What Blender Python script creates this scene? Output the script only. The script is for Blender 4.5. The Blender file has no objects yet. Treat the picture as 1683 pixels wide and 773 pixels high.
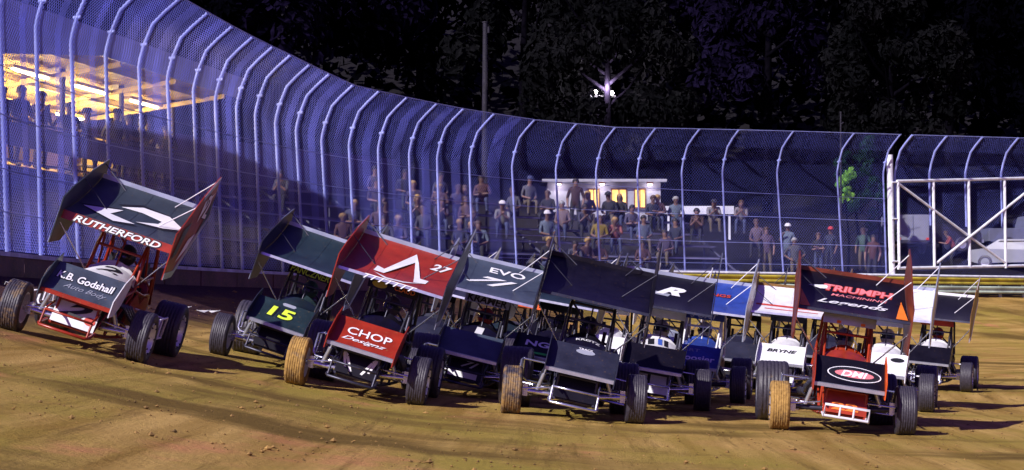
import bpy, bmesh, math, random
import numpy as np
from mathutils import Vector, Matrix, noise

random.seed(7)
scene = bpy.context.scene
COL = scene.collection
R = math.radians

# ------------------------------------------------------------------ camera
W0, H0, FPX, HORIZON = 1683.0, 773.0, 3000.0, 516.0
CAM = Vector((0, 0, 1.6))
PITCH = math.atan((HORIZON - H0 / 2) / FPX)
cd = bpy.data.cameras.new('camera')
cam = bpy.data.objects.new('camera', cd)
COL.objects.link(cam)
cam.location = CAM
cam.rotation_euler = (R(90) + PITCH, 0, 0)
cd.sensor_width = 36
cd.lens = FPX / W0 * 36
cd.clip_start, cd.clip_end = 0.1, 2000
scene.camera = cam
FWD = Vector((0, math.cos(PITCH), math.sin(PITCH)))
UPV = Vector((0, -math.sin(PITCH), math.cos(PITCH)))


def at(px, py, Y):
    """world point on the line of sight of photo pixel (px, py) at depth Y"""
    d = FWD + Vector((1, 0, 0)) * ((px - W0 / 2) / FPX) + UPV * ((H0 / 2 - py) / FPX)
    return CAM + d * (Y / d.y)


# ------------------------------------------------------------------ sky, floodlight direction, exposure
SUN_DIR = Vector((0.52, 0.60, -0.56)).normalized()          # the way the light travels
world = bpy.data.worlds.new('World')
scene.world = world
world.use_nodes = True
wn = world.node_tree
wn.nodes.clear()
wo = wn.nodes.new('ShaderNodeOutputWorld')
wb = wn.nodes.new('ShaderNodeBackground')
sky = wn.nodes.new('ShaderNodeTexSky')
sky.sky_type = 'NISHITA'
sky.sun_disc = False
sky.sun_elevation = math.asin(-SUN_DIR.z)
sky.sun_rotation = math.atan2(-SUN_DIR.x, -SUN_DIR.y)
tint = wn.nodes.new('ShaderNodeMix')
tint.data_type = 'RGBA'
tint.blend_type = 'MULTIPLY'
tint.inputs['Factor'].default_value = 1
tint.inputs['B'].default_value = (0.95, 0.42, 1.9, 1)      # night sky over the lights: violet blue
wn.links.new(sky.outputs['Color'], tint.inputs['A'])
wn.links.new(tint.outputs['Result'], wb.inputs['Color'])
wb.inputs['Strength'].default_value = 0.038
wn.links.new(wb.outputs['Background'], wo.inputs['Surface'])

sd = bpy.data.lights.new('sun', 'SUN')
sd.energy = 5.0
sd.angle = R(0.6)
sd.color = (1.0, 0.94, 0.90)
sun = bpy.data.objects.new('sun', sd)
COL.objects.link(sun)
sun.rotation_euler = SUN_DIR.to_track_quat('-Z', 'Y').to_euler()
sun.location = (-20, -10, 30)

scene.view_settings.view_transform = 'Standard'
scene.view_settings.look = 'None'
scene.view_settings.exposure = 0.35
scene.view_settings.gamma = 1.0
scene.render.engine = 'CYCLES'
scene.cycles.use_denoising = True
scene.cycles.max_bounces = 6
scene.cycles.diffuse_bounces = 3
scene.cycles.glossy_bounces = 3
scene.cycles.transparent_max_bounces = 8


# ------------------------------------------------------------------ materials
MATS = {}


def nn(t, kind, **kw):
    n = t.nodes.new(kind)
    for k, v in kw.items():
        setattr(n, k, v)
    return n


def new_mat(name):
    m = bpy.data.materials.new(name)
    m.use_nodes = True
    t = m.node_tree
    b = t.nodes['Principled BSDF']
    return m, t, b


def mixc(t, fac, a, b, blend='MIX'):
    n = t.nodes.new('ShaderNodeMix')
    n.data_type = 'RGBA'
    n.blend_type = blend
    for sock, v in (('Factor', fac), ('A', a), ('B', b)):
        if isinstance(v, bpy.types.NodeSocket):
            t.links.new(v, n.inputs[sock])
        elif sock == 'Factor':
            n.inputs[sock].default_value = v
        else:
            n.inputs[sock].default_value = (*v, 1) if len(v) == 3 else v
    return n.outputs['Result']


def ramp(t, src, p0, p1, c0=(0, 0, 0), c1=(1, 1, 1)):
    n = t.nodes.new('ShaderNodeValToRGB')
    n.color_ramp.elements[0].position = p0
    n.color_ramp.elements[1].position = p1
    n.color_ramp.elements[0].color = (*c0, 1)
    n.color_ramp.elements[1].color = (*c1, 1)
    t.links.new(src, n.inputs['Fac'])
    return n.outputs['Color']


def noise_tex(t, scale, detail=4, rough=0.6, coord='Object', stretch=None, vec=None):
    n = t.nodes.new('ShaderNodeTexNoise')
    n.inputs['Scale'].default_value = scale
    n.inputs['Detail'].default_value = detail
    n.inputs['Roughness'].default_value = rough
    if vec is None:
        tc = t.nodes.new('ShaderNodeTexCoord')
        vec = tc.outputs[coord]
    if stretch:
        mp = t.nodes.new('ShaderNodeMapping')
        mp.inputs['Scale'].default_value = stretch
        t.links.new(vec, mp.inputs['Vector'])
        vec = mp.outputs['Vector']
    t.links.new(vec, n.inputs['Vector'])
    return n.outputs['Fac']


DIRT = (0.27, 0.15, 0.05)


def paint(name, col, rough=0.35, metal=0.0, var=0.25, scale=6.0, dirt=0.0, bump=0.0, spec=0.5):
    if name in MATS:
        return MATS[name]
    m, t, b = new_mat(name)
    f = noise_tex(t, scale, 5)
    dark = tuple(c * (1 - var) for c in col)
    lite = tuple(min(1, c * (1 + var * 0.5)) for c in col)
    c = mixc(t, ramp(t, f, 0.35, 0.7), dark, lite)
    if dirt > 0:
        g = noise_tex(t, 23.0, 8, 0.75)
        lo = 0.635 - 0.3 * dirt
        c = mixc(t, ramp(t, g, lo, lo + 0.16), c, DIRT)
        rr = ramp(t, g, lo, lo + 0.16, (rough,) * 3, (0.9,) * 3)
        t.links.new(rr, b.inputs['Roughness'])
    else:
        rr = ramp(t, noise_tex(t, scale * 3, 4), 0.3, 0.75, (rough * 0.8,) * 3, (min(1, rough * 1.3),) * 3)
        t.links.new(rr, b.inputs['Roughness'])
    t.links.new(c, b.inputs['Base Color'])
    b.inputs['Metallic'].default_value = metal
    b.inputs['Specular IOR Level'].default_value = spec
    if bump:
        bn = t.nodes.new('ShaderNodeBump')
        bn.inputs['Strength'].default_value = bump
        bn.inputs['Distance'].default_value = 0.02
        t.links.new(noise_tex(t, scale * 8, 6), bn.inputs['Height'])
        t.links.new(bn.outputs['Normal'], b.inputs['Normal'])
    MATS[name] = m
    return m


def emit(name, col, strength):
    if name in MATS:
        return MATS[name]
    m, t, b = new_mat(name)
    b.inputs['Base Color'].default_value = (*col, 1)
    f = noise_tex(t, 5, 3)
    c = mixc(t, ramp(t, f, 0.3, 0.7), tuple(x * 0.75 for x in col), col)
    t.links.new(c, b.inputs['Emission Color'])
    b.inputs['Emission Strength'].default_value = strength
    MATS[name] = m
    return m


def objcol(name, rough=0.8, var=0.3):
    """cloth whose colour is the object's own colour"""
    if name in MATS:
        return MATS[name]
    m, t, b = new_mat(name)
    oi = t.nodes.new('ShaderNodeObjectInfo')
    f = noise_tex(t, 14, 4)
    dk = mixc(t, 1.0, oi.outputs['Color'], (1 - var,) * 3, 'MULTIPLY')
    c = mixc(t, ramp(t, f, 0.35, 0.65), dk, oi.outputs['Color'])
    t.links.new(c, b.inputs['Base Color'])
    b.inputs['Roughness'].default_value = rough
    MATS[name] = m
    return m


def tyre_mat():
    m, t, b = new_mat('tyre_rubber')
    oi = t.nodes.new('ShaderNodeObjectInfo')           # object colour red channel = how muddy this tyre is
    sep = t.nodes.new('ShaderNodeSeparateColor')
    t.links.new(oi.outputs['Color'], sep.inputs['Color'])
    g = noise_tex(t, 5.5, 7, 0.7)
    add = t.nodes.new('ShaderNodeMath'); add.operation = 'ADD'
    t.links.new(g, add.inputs[0]); t.links.new(sep.outputs['Red'], add.inputs[1])
    fac = ramp(t, add.outputs[0], 0.72, 0.98)
    base = mixc(t, ramp(t, noise_tex(t, 30, 5), 0.3, 0.7), (0.022, 0.019, 0.03), (0.05, 0.043, 0.062))
    mud = mixc(t, ramp(t, noise_tex(t, 18, 5), 0.3, 0.7), (0.20, 0.11, 0.025), (0.42, 0.25, 0.07))
    t.links.new(mixc(t, fac, base, mud), b.inputs['Base Color'])
    t.links.new(ramp(t, fac, 0, 1, (0.5,) * 3, (0.95,) * 3), b.inputs['Roughness'])
    bn = t.nodes.new('ShaderNodeBump')
    bn.inputs['Strength'].default_value = 0.4
    bn.inputs['Distance'].default_value = 0.01
    t.links.new(noise_tex(t, 45, 5), bn.inputs['Height'])
    t.links.new(bn.outputs['Normal'], b.inputs['Normal'])
    MATS['tyre'] = m


tyre_mat()


# ------------------------------------------------------------------ mesh builder
class MB:
    def __init__(s):
        s.v, s.f, s.sm, s.mi = [], [], [], []

    def add(s, vs, fs, smooth=False, mi=0):
        o = len(s.v)
        s.v += [tuple(p) for p in vs]
        s.f += [tuple(i + o for i in f) for f in fs]
        s.sm += [smooth] * len(fs)
        s.mi += [mi] * len(fs)
        return s

    def box(s, c, d, M=None, mi=0):
        hx, hy, hz = d[0] / 2, d[1] / 2, d[2] / 2
        vs = [Vector((x * hx, y * hy, z * hz)) for z in (-1, 1) for y in (-1, 1) for x in (-1, 1)]
        if M is not None:
            vs = [M @ p for p in vs]
        vs = [p + Vector(c) for p in vs]
        return s.add(vs, [(0, 2, 3, 1), (4, 5, 7, 6), (0, 1, 5, 4), (2, 6, 7, 3), (0, 4, 6, 2), (1, 3, 7, 5)], mi=mi)

    def tube(s, pts, r, n=8, closed=False, mi=0):
        pts = [Vector(p) for p in pts]
        m = len(pts)
        vs, fs = [], []
        prev = None
        for i, p in enumerate(pts):
            if closed:
                d = (pts[(i + 1) % m] - pts[i - 1])
            else:
                d = pts[min(i + 1, m - 1)] - pts[max(i - 1, 0)]
            d.normalize()
            if prev is None:
                a = d.orthogonal().normalized()
            else:
                a = (prev - d * prev.dot(d)).normalized()
            prev = a
            b = d.cross(a)
            rr = r[i] if isinstance(r, (list, tuple)) else r
            for k in range(n):
                t = 2 * math.pi * k / n
                vs.append(p + (a * math.cos(t) + b * math.sin(t)) * rr)
        for i in range(m if closed else m - 1):
            j = (i + 1) % m
            for k in range(n):
                k2 = (k + 1) % n
                fs.append((i * n + k, i * n + k2, j * n + k2, j * n + k))
        s.add(vs, fs, True, mi)
        if not closed:
            s.add(vs[:n], [tuple(reversed(range(n)))], False, mi)
            s.add(vs[-n:], [tuple(range(n))], False, mi)
        return s

    def lathe(s, prof, c, axis='x', n=32, mi=0, smooth=True, rfn=None):
        """prof: (along, radius) pairs"""
        c = Vector(c)
        vs, fs = [], []
        m = len(prof)
        for k in range(n):
            t = 2 * math.pi * k / n
            for j, (a, r) in enumerate(prof):
                if rfn:
                    r = rfn(j, k, r)
                cs, sn = math.cos(t) * r, math.sin(t) * r
                vs.append(c + (Vector((a, cs, sn)) if axis == 'x' else Vector((cs, a, sn)) if axis == 'y' else Vector((cs, sn, a))))
        for k in range(n):
            k2 = (k + 1) % n
            for j in range(m - 1):
                fs.append((k * m + j, k2 * m + j, k2 * m + j + 1, k * m + j + 1))
        return s.add(vs, fs, smooth, mi)

    def prism(s, poly, axis, a, b, mi=0):
        """poly of 2-D points extruded along axis from a to b"""
        n = len(poly)

        def P(p, t):
            return (t, p[0], p[1]) if axis == 'x' else (p[0], t, p[1]) if axis == 'y' else (p[0], p[1], t)
        vs = [P(p, a) for p in poly] + [P(p, b) for p in poly]
        fs = [tuple(range(n)), tuple(reversed(range(n, 2 * n)))]
        fs += [(i, i + n, (i + 1) % n + n, (i + 1) % n) for i in range(n)]
        return s.add(vs, fs, False, mi)

    def sheet(s, fn, nu, nv, th, mi=0, smooth=True):
        """a curved plate: fn(u,v) in [0,1]^2 -> point; thickness th below it"""
        top, bot = [], []
        for j in range(nv + 1):
            for i in range(nu + 1):
                u, v = i / nu, j / nv
                p = Vector(fn(u, v))
                e = 1e-3
                du = Vector(fn(min(u + e, 1), v)) - Vector(fn(max(u - e, 0), v))
                dv = Vector(fn(u, min(v + e, 1))) - Vector(fn(u, max(v - e, 0)))
                nrm = du.cross(dv)
                nrm = nrm.normalized() if nrm.length > 1e-12 else Vector((0, 0, 1))
                top.append(p)
                bot.append(p - nrm * th)
        w = nu + 1
        q = [(j * w + i, j * w + i + 1, (j + 1) * w + i + 1, (j + 1) * w + i) for j in range(nv) for i in range(nu)]
        s.add(top, q, smooth, mi)
        s.add(bot, [tuple(reversed(f)) for f in q], smooth, mi)
        rim = [i for i in range(w)] + [j * w + nu for j in range(1, nv + 1)] + [nv * w + i for i in range(nu - 1, -1, -1)] + [j * w for j in range(nv - 1, 0, -1)]
        vs = [top[i] for i in rim] + [bot[i] for i in rim]
        k = len(rim)
        s.add(vs, [(i, i + k, (i + 1) % k + k, (i + 1) % k) for i in range(k)], False, mi)
        return s

    def mesh(s, name):
        me = bpy.data.meshes.new(name)
        me.from_pydata(s.v, [], s.f)
        me.polygons.foreach_set('use_smooth', s.sm)
        me.polygons.foreach_set('material_index', s.mi)
        me.update()
        return me


CACHE = {}


def cached(key, fn):
    if key not in CACHE:
        CACHE[key] = fn().mesh(key)
    return CACHE[key]


def link(name, me, mats, parent=None, M=None):
    o = bpy.data.objects.new(name, me)
    COL.objects.link(o)
    if not isinstance(mats, (list, tuple)):
        mats = [mats]
    while len(me.materials) < len(mats):
        me.materials.append(None)
    for i, m in enumerate(mats):
        o.material_slots[i].link = 'OBJECT'
        o.material_slots[i].material = m
    if parent is not None:
        o.parent = parent
    if M is not None:
        o.matrix_local = M
    return o


def part(name, mb, mats, parent=None, M=None):
    return link(name, mb.mesh(name), mats, parent, M)


def empty(name, loc=(0, 0, 0), M=None):
    o = bpy.data.objects.new(name, None)
    COL.objects.link(o)
    o.empty_display_size = 0.2
    if M is not None:
        o.matrix_local = M
    else:
        o.location = loc
    return o


def tag(o, label=None, cat=None, group=None, kind=None):
    if label: o['label'] = label
    if cat: o['category'] = cat
    if group: o['group'] = group
    if kind: o['kind'] = kind
    return o


def text_mesh(s, bold=0.0, shear=0.0, squash=1.0):
    key = ('txt', s, bold, shear)
    if key in CACHE:
        return CACHE[key]
    cu = bpy.data.curves.new('t', 'FONT')
    cu.body = s
    cu.align_x, cu.align_y = 'CENTER', 'CENTER'
    cu.shear = shear
    cu.offset = bold
    cu.resolution_u = 3
    o = bpy.data.objects.new('t', cu)
    COL.objects.link(o)
    dg = bpy.context.evaluated_depsgraph_get()
    me = bpy.data.meshes.new_from_object(o.evaluated_get(dg))
    vs = [tuple(v.co) for v in me.vertices]
    fs = [tuple(p.vertices) for p in me.polygons]
    bpy.data.objects.remove(o)
    bpy.data.curves.remove(cu)
    bpy.data.meshes.remove(me)
    xs = [v[0] for v in vs]; ys = [v[1] for v in vs]
    cx, cy = (min(xs) + max(xs)) / 2, (min(ys) + max(ys)) / 2
    w, h = max(xs) - min(xs), max(ys) - min(ys)
    CACHE[key] = ([((x - cx) / w, (y - cy) / h) for x, y, z in vs], fs)
    return CACHE[key]


def lettering(name, s, surf, cu, cv, w, h, mat, parent, bold=0.0, shear=0.0, off=0.006, rot=0.0):
    """flat print: text w x h metres around (cu, cv) on a surface surf(u_metres, v_metres) -> (point, normal)"""
    vs, fs = text_mesh(s, bold, shear)
    cr, sr = math.cos(rot), math.sin(rot)
    out = []
    for x, y in vs:
        x, y = x * w, y * h
        p, n = surf(cu + x * cr - y * sr, cv + x * sr + y * cr)
        out.append(p + n * off)
    return part(name, MB().add(out, fs), mat, parent)


def decal(name, polys, surf, mat, parent, off=0.005):
    """flat print made of polygons given in surface metres"""
    for poly in polys:
        part(name, MB().add([surf(u, v)[0] + surf(u, v)[1] * off for u, v in poly], [tuple(range(len(poly)))]), mat, parent)


# ------------------------------------------------------------------ plan of the track
# the outside fence: photo column -> depth
F_PX = [-160, -60, 60, 241, 422, 531, 624, 721, 844, 982, 1128, 1290, 1460, 1683, 1850]
F_Y = [28.0, 31.5, 36.0, 42, 48.5, 52.5, 55.6, 58.8, 62.3, 65.2, 67.8, 70.2, 73, 77, 80.5]


def fence_pt(px):
    Y = float(np.interp(px, F_PX, F_Y))
    return Vector(((px - W0 / 2) * Y / FPX, Y))


FL = np.array([fence_pt(p) for p in np.linspace(-160, 1850, 200)])
first = np.array([[-10.9, -60.0], [-10.9, 10.0], [-10.6, 20.0]])
last = np.array([FL[-1] + (FL[-1] - FL[-2]) / np.linalg.norm(FL[-1] - FL[-2]) * k for k in (20.0, 200.0)])
FL = np.vstack([first, FL, last])
for _ in range(12):
    FL[1:-1] = FL[1:-1] * 0.5 + (FL[:-2] + FL[2:]) * 0.25


def dist_fence(X, Y):
    """signed distance from the fence (inside the track positive) and the way along it"""
    P = np.stack([np.ravel(X), np.ravel(Y)], 1).astype(float)
    best = np.full(len(P), 1e9); side = np.ones(len(P)); along = np.zeros(len(P))
    acc = 0.0
    for a, b in zip(FL[:-1], FL[1:]):
        d = b - a
        L = np.hypot(*d)
        t = np.clip(((P - a) @ d) / L ** 2, 0, 1)
        q = P - (a + t[:, None] * d)
        dd = np.hypot(q[:, 0], q[:, 1])
        m = dd < best
        best[m] = dd[m]
        side[m] = np.sign(d[1] * q[m, 0] - d[0] * q[m, 1])
        along[m] = acc + t[m] * L
        acc += L
    return best * side, along


pr_d = np.array([-60, -40, -16, -1.0, 0, 1.5, 3, 4.8, 8, 10.8, 14.5, 22, 40, 200.])
pr_z = np.array([12.0, 8.5, 6.6, 2.55, 2.35, 1.85, 1.42, 0.97, 0.38, 0.14, -0.02, -0.25, -0.4, -0.4])
tab_d = np.arange(-60, 200, 0.25)
tab_z = np.interp(tab_d, pr_d, pr_z)
ker = np.exp(-np.linspace(-2, 2, 9) ** 2); ker /= ker.sum()
tab_z = np.convolve(np.pad(tab_z, 4, mode='edge'), ker, mode='valid')


def ground(X, Y, D=None):
    if D is None:
        D, _ = dist_fence(X, Y)
    z = np.interp(D, tab_d, tab_z)
    Yr = np.ravel(np.asarray(Y, float)) + 0 * np.ravel(np.asarray(X, float))
    added_hill = np.clip((Yr - 100) / 90, 0, 1)  # rise added behind the trees to cover the bright sky
    return z + np.where(D < 0, 34 * added_hill * added_hill * (3 - 2 * added_hill), 0)


def gz(x, y):
    return float(ground(np.array([x]), np.array([y]))[0])


# ------------------------------------------------------------------ ground
def axis_pts(spec):
    out = []
    for a, b, st in spec:
        out += list(np.arange(a, b, st))
    out.append(spec[-1][1])
    return np.array(out)


def build_ground():
    xs = axis_pts([(-400, -60, 20), (-60, -14, 2), (-14, 26, 0.22), (26, 60, 2), (60, 400, 20)])
    ys = axis_pts([(-200, -10, 10), (-10, 12, 1), (12, 48, 0.22), (48, 90, 0.5), (90, 200, 4), (200, 600, 25)])
    Xg, Yg = np.meshgrid(xs, ys)
    D, S = dist_fence(Xg, Yg)
    Z = ground(Xg, Yg, D)
    X, Y = Xg.ravel(), Yg.ravel()
    for i in range(len(X)):
        if -15 < X[i] < 27 and 8 < Y[i] < 80 and D[i] > 0.3:
            v = Vector((S[i] * 0.22, D[i] * 1.7, 0))
            Z[i] += 0.022 * noise.noise(v) + 0.012 * noise.noise(Vector((X[i] * 2.3, Y[i] * 2.3, 3)))
            if D[i] < 3.2:                                   # loose cushion thrown up against the wall
                Z[i] += 0.05 * noise.noise(Vector((X[i] * 1.3, Y[i] * 1.3, 9)))
    nx = len(xs)
    fs = [(j * nx + i, j * nx + i + 1, (j + 1) * nx + i + 1, (j + 1) * nx + i) for j in range(len(ys) - 1) for i in range(nx - 1)]
    me = bpy.data.meshes.new('ground')
    me.from_pydata(np.stack([X, Y, Z], 1).tolist(), [], fs)
    me.polygons.foreach_set('use_smooth', [True] * len(fs))
    a = me.attributes.new('edge', 'FLOAT', 'POINT'); a.data.foreach_set('value', D.astype(np.float32))
    a = me.attributes.new('along', 'FLOAT', 'POINT'); a.data.foreach_set('value', S.astype(np.float32))
    me.update()
    m, t, b = new_mat('track_dirt')
    ae = nn(t, 'ShaderNodeAttribute', attribute_name='edge')
    al = nn(t, 'ShaderNodeAttribute', attribute_name='along')
    cx = t.nodes.new('ShaderNodeCombineXYZ')
    t.links.new(al.outputs['Fac'], cx.inputs[0]); t.links.new(ae.outputs['Fac'], cx.inputs[1])
    vec = cx.outputs[0]
    tc = t.nodes.new('ShaderNodeTexCoord')
    n1 = noise_tex(t, 1.0, 6, 0.62, vec=vec, stretch=(0.10, 1.9, 1))       # racing grooves along the track
    n2 = noise_tex(t, 1.0, 5, 0.6, vec=tc.outputs['Object'], stretch=(0.42, 0.30, 1))
    n3 = noise_tex(t, 1.0, 7, 0.72, vec=vec, stretch=(0.22, 3.4, 1))
    n5 = noise_tex(t, 1.0, 4, 0.55, vec=tc.outputs['Object'], stretch=(0.16, 0.55, 1))
    n4 = noise_tex(t, 1.0, 4, 0.6, vec=tc.outputs['Object'], stretch=(0.55, 0.42, 1))
    fine = noise_tex(t, 26.0, 8, 0.8, vec=tc.outputs['Object'])
    c = mixc(t, ramp(t, n1, 0.36, 0.66), (0.29, 0.172, 0.036), (0.57, 0.37, 0.115))
    c = mixc(t, ramp(t, n2, 0.44, 0.66), c, (0.33, 0.25, 0.045))           # olive damp clay
    c = mixc(t, ramp(t, n4, 0.60, 0.76), c, (0.56, 0.22, 0.11))             # reddish clay
    c = mixc(t, ramp(t, n3, 0.53, 0.72), c, (0.13, 0.075, 0.016))          # darker churned streaks
    c = mixc(t, ramp(t, n5, 0.52, 0.66), c, (0.16, 0.10, 0.022))           # broad darker bands
    g = ramp(t, fine, 0.28, 0.72, (0.66,) * 3, (1.18,) * 3)
    c = mixc(t, 1.0, c, g, 'MULTIPLY')
    # dark wet cushion below the wall, on the near left stretch only
    we = ramp(t, ae.outputs['Fac'], 0.0, 1.0)
    mr = nn(t, 'ShaderNodeMapRange'); mr.inputs['From Min'].default_value = 4.3; mr.inputs['From Max'].default_value = 3.1
    wob = nn(t, 'ShaderNodeMath', operation='MULTIPLY_ADD'); wob.inputs[1].default_value = 1.4
    t.links.new(n2, wob.inputs[0]); t.links.new(ae.outputs['Fac'], wob.inputs[2])
    t.links.new(wob.outputs[0], mr.inputs['Value'])
    ms = nn(t, 'ShaderNodeMapRange'); ms.inputs['From Min'].default_value = 128; ms.inputs['From Max'].default_value = 116
    t.links.new(al.outputs['Fac'], ms.inputs['Value'])
    mu = nn(t, 'ShaderNodeMath', operation='MULTIPLY')
    t.links.new(mr.outputs[0], mu.inputs[0]); t.links.new(ms.outputs[0], mu.inputs[1])
    wet = mixc(t, ramp(t, fine, 0.3, 0.7), (0.028, 0.012, 0.018), (0.085, 0.035, 0.042))
    wet = mixc(t, ramp(t, n3, 0.60, 0.72), wet, (0.13, 0.085, 0.02))
    c = mixc(t, mu.outputs[0], c, wet)
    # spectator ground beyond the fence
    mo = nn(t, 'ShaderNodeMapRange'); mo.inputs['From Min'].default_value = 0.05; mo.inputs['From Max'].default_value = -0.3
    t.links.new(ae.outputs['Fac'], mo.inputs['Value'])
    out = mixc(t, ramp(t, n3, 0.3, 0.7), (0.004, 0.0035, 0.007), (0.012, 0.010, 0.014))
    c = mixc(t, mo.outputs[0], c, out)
    t.links.new(c, b.inputs['Base Color'])
    b.inputs['Roughness'].default_value = 0.95
    b.inputs['Specular IOR Level'].default_value = 0.15
    bn = t.nodes.new('ShaderNodeBump')
    bn.inputs['Strength'].default_value = 0.8
    bn.inputs['Distance'].default_value = 0.06
    t.links.new(noise_tex(t, 9.0, 8, 0.75, vec=tc.outputs['Object']), bn.inputs['Height'])
    t.links.new(bn.outputs['Normal'], b.inputs['Normal'])
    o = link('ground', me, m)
    tag(o, 'golden brown banked clay of the oval dirt track', 'ground', kind='structure')


build_ground()

# ------------------------------------------------------------------ frames along the fence
def frame(px):
    a, b = fence_pt(px - 4), fence_pt(px + 4)
    t = (b - a).normalized()
    return fence_pt(px), t, Vector((-t.y, t.x))            # point, along (to photo right), outward


def off_pt(px, d, z, seen=False):
    if seen:                                                # so that the shifted point still shows in photo column px
        goal, q = px, px
        for _ in range(12):
            c = off_pt(q, d, 0)
            q += (goal - (W0 / 2 + FPX * c.x / c.y)) * .8
        px = q
    p, t, n = frame(px)
    q = p + n * d
    return Vector((q.x, q.y, z))


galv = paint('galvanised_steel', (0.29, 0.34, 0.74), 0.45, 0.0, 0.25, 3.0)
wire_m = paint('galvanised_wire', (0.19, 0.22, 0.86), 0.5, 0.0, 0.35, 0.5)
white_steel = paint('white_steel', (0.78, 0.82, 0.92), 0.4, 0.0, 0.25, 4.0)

POST_PX = [-58, 0, 60, 118, 175, 230, 277, 320, 356, 391, 422, 455, 489, 531, 576, 624, 675, 721, 774, 844, 916, 982, 1050, 1123, 1190, 1280, 1379, 1455]
GATE_PX = [1474, 1531, 1590, 1649, 1708]
PROF = [(0.0, 0.0), (0.03, 0.18), (0.12, 0.50), (0.33, 0.98), (0.62, 1.25), (1.0, 1.55)]   # overhang towards the track


def zb_at(px):
    return float(np.interp(px, [0, 240, 422, 531, 844, 982, 1128, 1290, 1460, 1700], [7.3, 7.25, 6.9, 6.6, 6.62, 6.65, 6.85, 7.0, 7.15, 7.4]))


def post_frame(px):
    lean = float(np.interp(px, [0, 300, 450, 900, 1400, 1470], [16, 14, 12, 8, 8, 3]))
    lean += random.Random(px).uniform(-4.5, 4.5) if px < 1460 else 0
    p0 = fence_pt(px + lean)
    p1, t, n = frame(px)
    return dict(b=Vector((p0.x, p0.y, 2.3)), m=Vector((p1.x, p1.y, zb_at(px))), n=Vector((-n.x, -n.y, 0)), t=Vector((t.x, t.y, 0)))


def prof_pts(fr, z0):
    """points of the fence skin at one post, from z0 up to the overhanging lip"""
    k = (z0 - fr['b'].z) / (fr['m'].z - fr['b'].z)
    out = [fr['b'].lerp(fr['m'], k)]
    for o, h in PROF:
        out.append(fr['m'] + fr['n'] * o + Vector((0, 0, h)))
    return out


def chain_link(A, B, off, step, r):
    """wires of one bay between the profiles A and B (lists of points), as thin prisms"""
    mb = MB()
    T = [0.0]
    for i in range(1, len(A)):
        T.append(T[-1] + ((A[i] - A[i - 1]).length + (B[i] - B[i - 1]).length) / 2)
    Wd = (B[0] - A[0]).length
    H = T[-1]

    def P(s, t):
        i = 0
        while i < len(T) - 2 and t > T[i + 1]:
            i += 1
        f = (t - T[i]) / (T[i + 1] - T[i])
        return A[i].lerp(A[i + 1], f).lerp(B[i].lerp(B[i + 1], f), s / Wd)
    for sgn in (1, -1):
        c = -H if sgn > 0 else 0.0
        end = Wd if sgn > 0 else Wd + H
        c = math.ceil(c / step) * step + off
        while c < end:
            # s = c + sgn*t
            t0, t1 = 0.0, H
            if sgn > 0:
                t0, t1 = max(t0, -c), min(t1, Wd - c)
            else:
                t0, t1 = max(t0, c - Wd), min(t1, c)
            if t1 - t0 > 0.02:
                ts = [t0] + [x for x in T if t0 + 0.02 < x < t1 - 0.02] + [t1]
                pts = [P(c + sgn * x, x) for x in ts]
                vs, fs = [], []
                for i, p in enumerate(pts):
                    d = (pts[min(i + 1, len(pts) - 1)] - pts[max(i - 1, 0)]).normalized()
                    a = d.cross(Vector((0.3, -0.9, 0.2))).normalized()
                    b = d.cross(a)
                    for k in range(3):
                        an = 2.094 * k + 0.5
                        vs.append(p + (a * math.cos(an) + b * math.sin(an)) * r)
                for i in range(len(pts) - 1):
                    for k in range(3):
                        k2 = (k + 1) % 3
                        fs.append((i * 3 + k, i * 3 + k2, i * 3 + 3 + k2, i * 3 + 3 + k))
                mb.add(vs, fs)
            c += step
    return mb


def build_fence():
    p, _, _ = frame(600)
    root = empty('catch_fence', (p.x, p.y, 2.3))
    inv = Matrix.Translation(-root.location)
    tag(root, 'tall galvanised chain link catch fence with curved posts round the outside of the turn', 'fence')
    frs = [post_frame(px) for px in POST_PX]
    for i, fr in enumerate(frs):
        pts = [fr['b'] - fr['n'] * 0.07]
        pts += [q - fr['n'] * 0.07 for q in prof_pts(fr, 3.0)[1:]]
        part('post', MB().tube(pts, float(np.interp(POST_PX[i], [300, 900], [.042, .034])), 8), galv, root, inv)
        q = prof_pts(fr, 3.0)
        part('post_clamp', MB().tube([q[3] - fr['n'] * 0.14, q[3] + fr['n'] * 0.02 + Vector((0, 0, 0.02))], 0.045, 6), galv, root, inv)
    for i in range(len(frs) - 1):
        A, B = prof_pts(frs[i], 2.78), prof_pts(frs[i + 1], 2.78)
        o = part('chain_link_panel', chain_link(A, B, 0.0, float(np.interp(POST_PX[i], [500, 1000], [.105, .125])), float(np.interp(POST_PX[i], [0, 300, 500, 800, 1000], [.0047, .0054, .0040, .0028, .0020]))), wire_m, root, inv)  # wires get thinner and sparser to the right, standing in for light falloff
        o['kind'] = 'stuff'
        # the mesh sheets overlap halfway between posts: the doubled strip shows paler
        if i < 19:
            k0, k1 = (.38, .66) if i > 3 else (.45, .62)
            a2 = [a.lerp(b, k0) + frs[i]['n'] * -0.02 for a, b in zip(A, B)]
            b2 = [a.lerp(b, k1) + frs[i]['n'] * -0.02 for a, b in zip(A, B)]
            o = part('mesh_overlap', chain_link(a2, b2, 0.03, 0.105, 0.0042), wire_m, root, inv)
            o['kind'] = 'stuff'
    for h, r in ((-1, 0.014), (3.5, 0.010), (4.3, 0.012), (5.3, 0.012), (6.2, 0.010)):
        pts = []
        for fr in frs:
            q = prof_pts(fr, 2.9)
            pts.append(q[-1] if h < 0 else fr['b'].lerp(fr['m'], (h - 2.3) / (fr['m'].z - 2.3)))
        part('cable', MB().tube(pts, r, 6), galv, root, inv)


build_fence()


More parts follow.
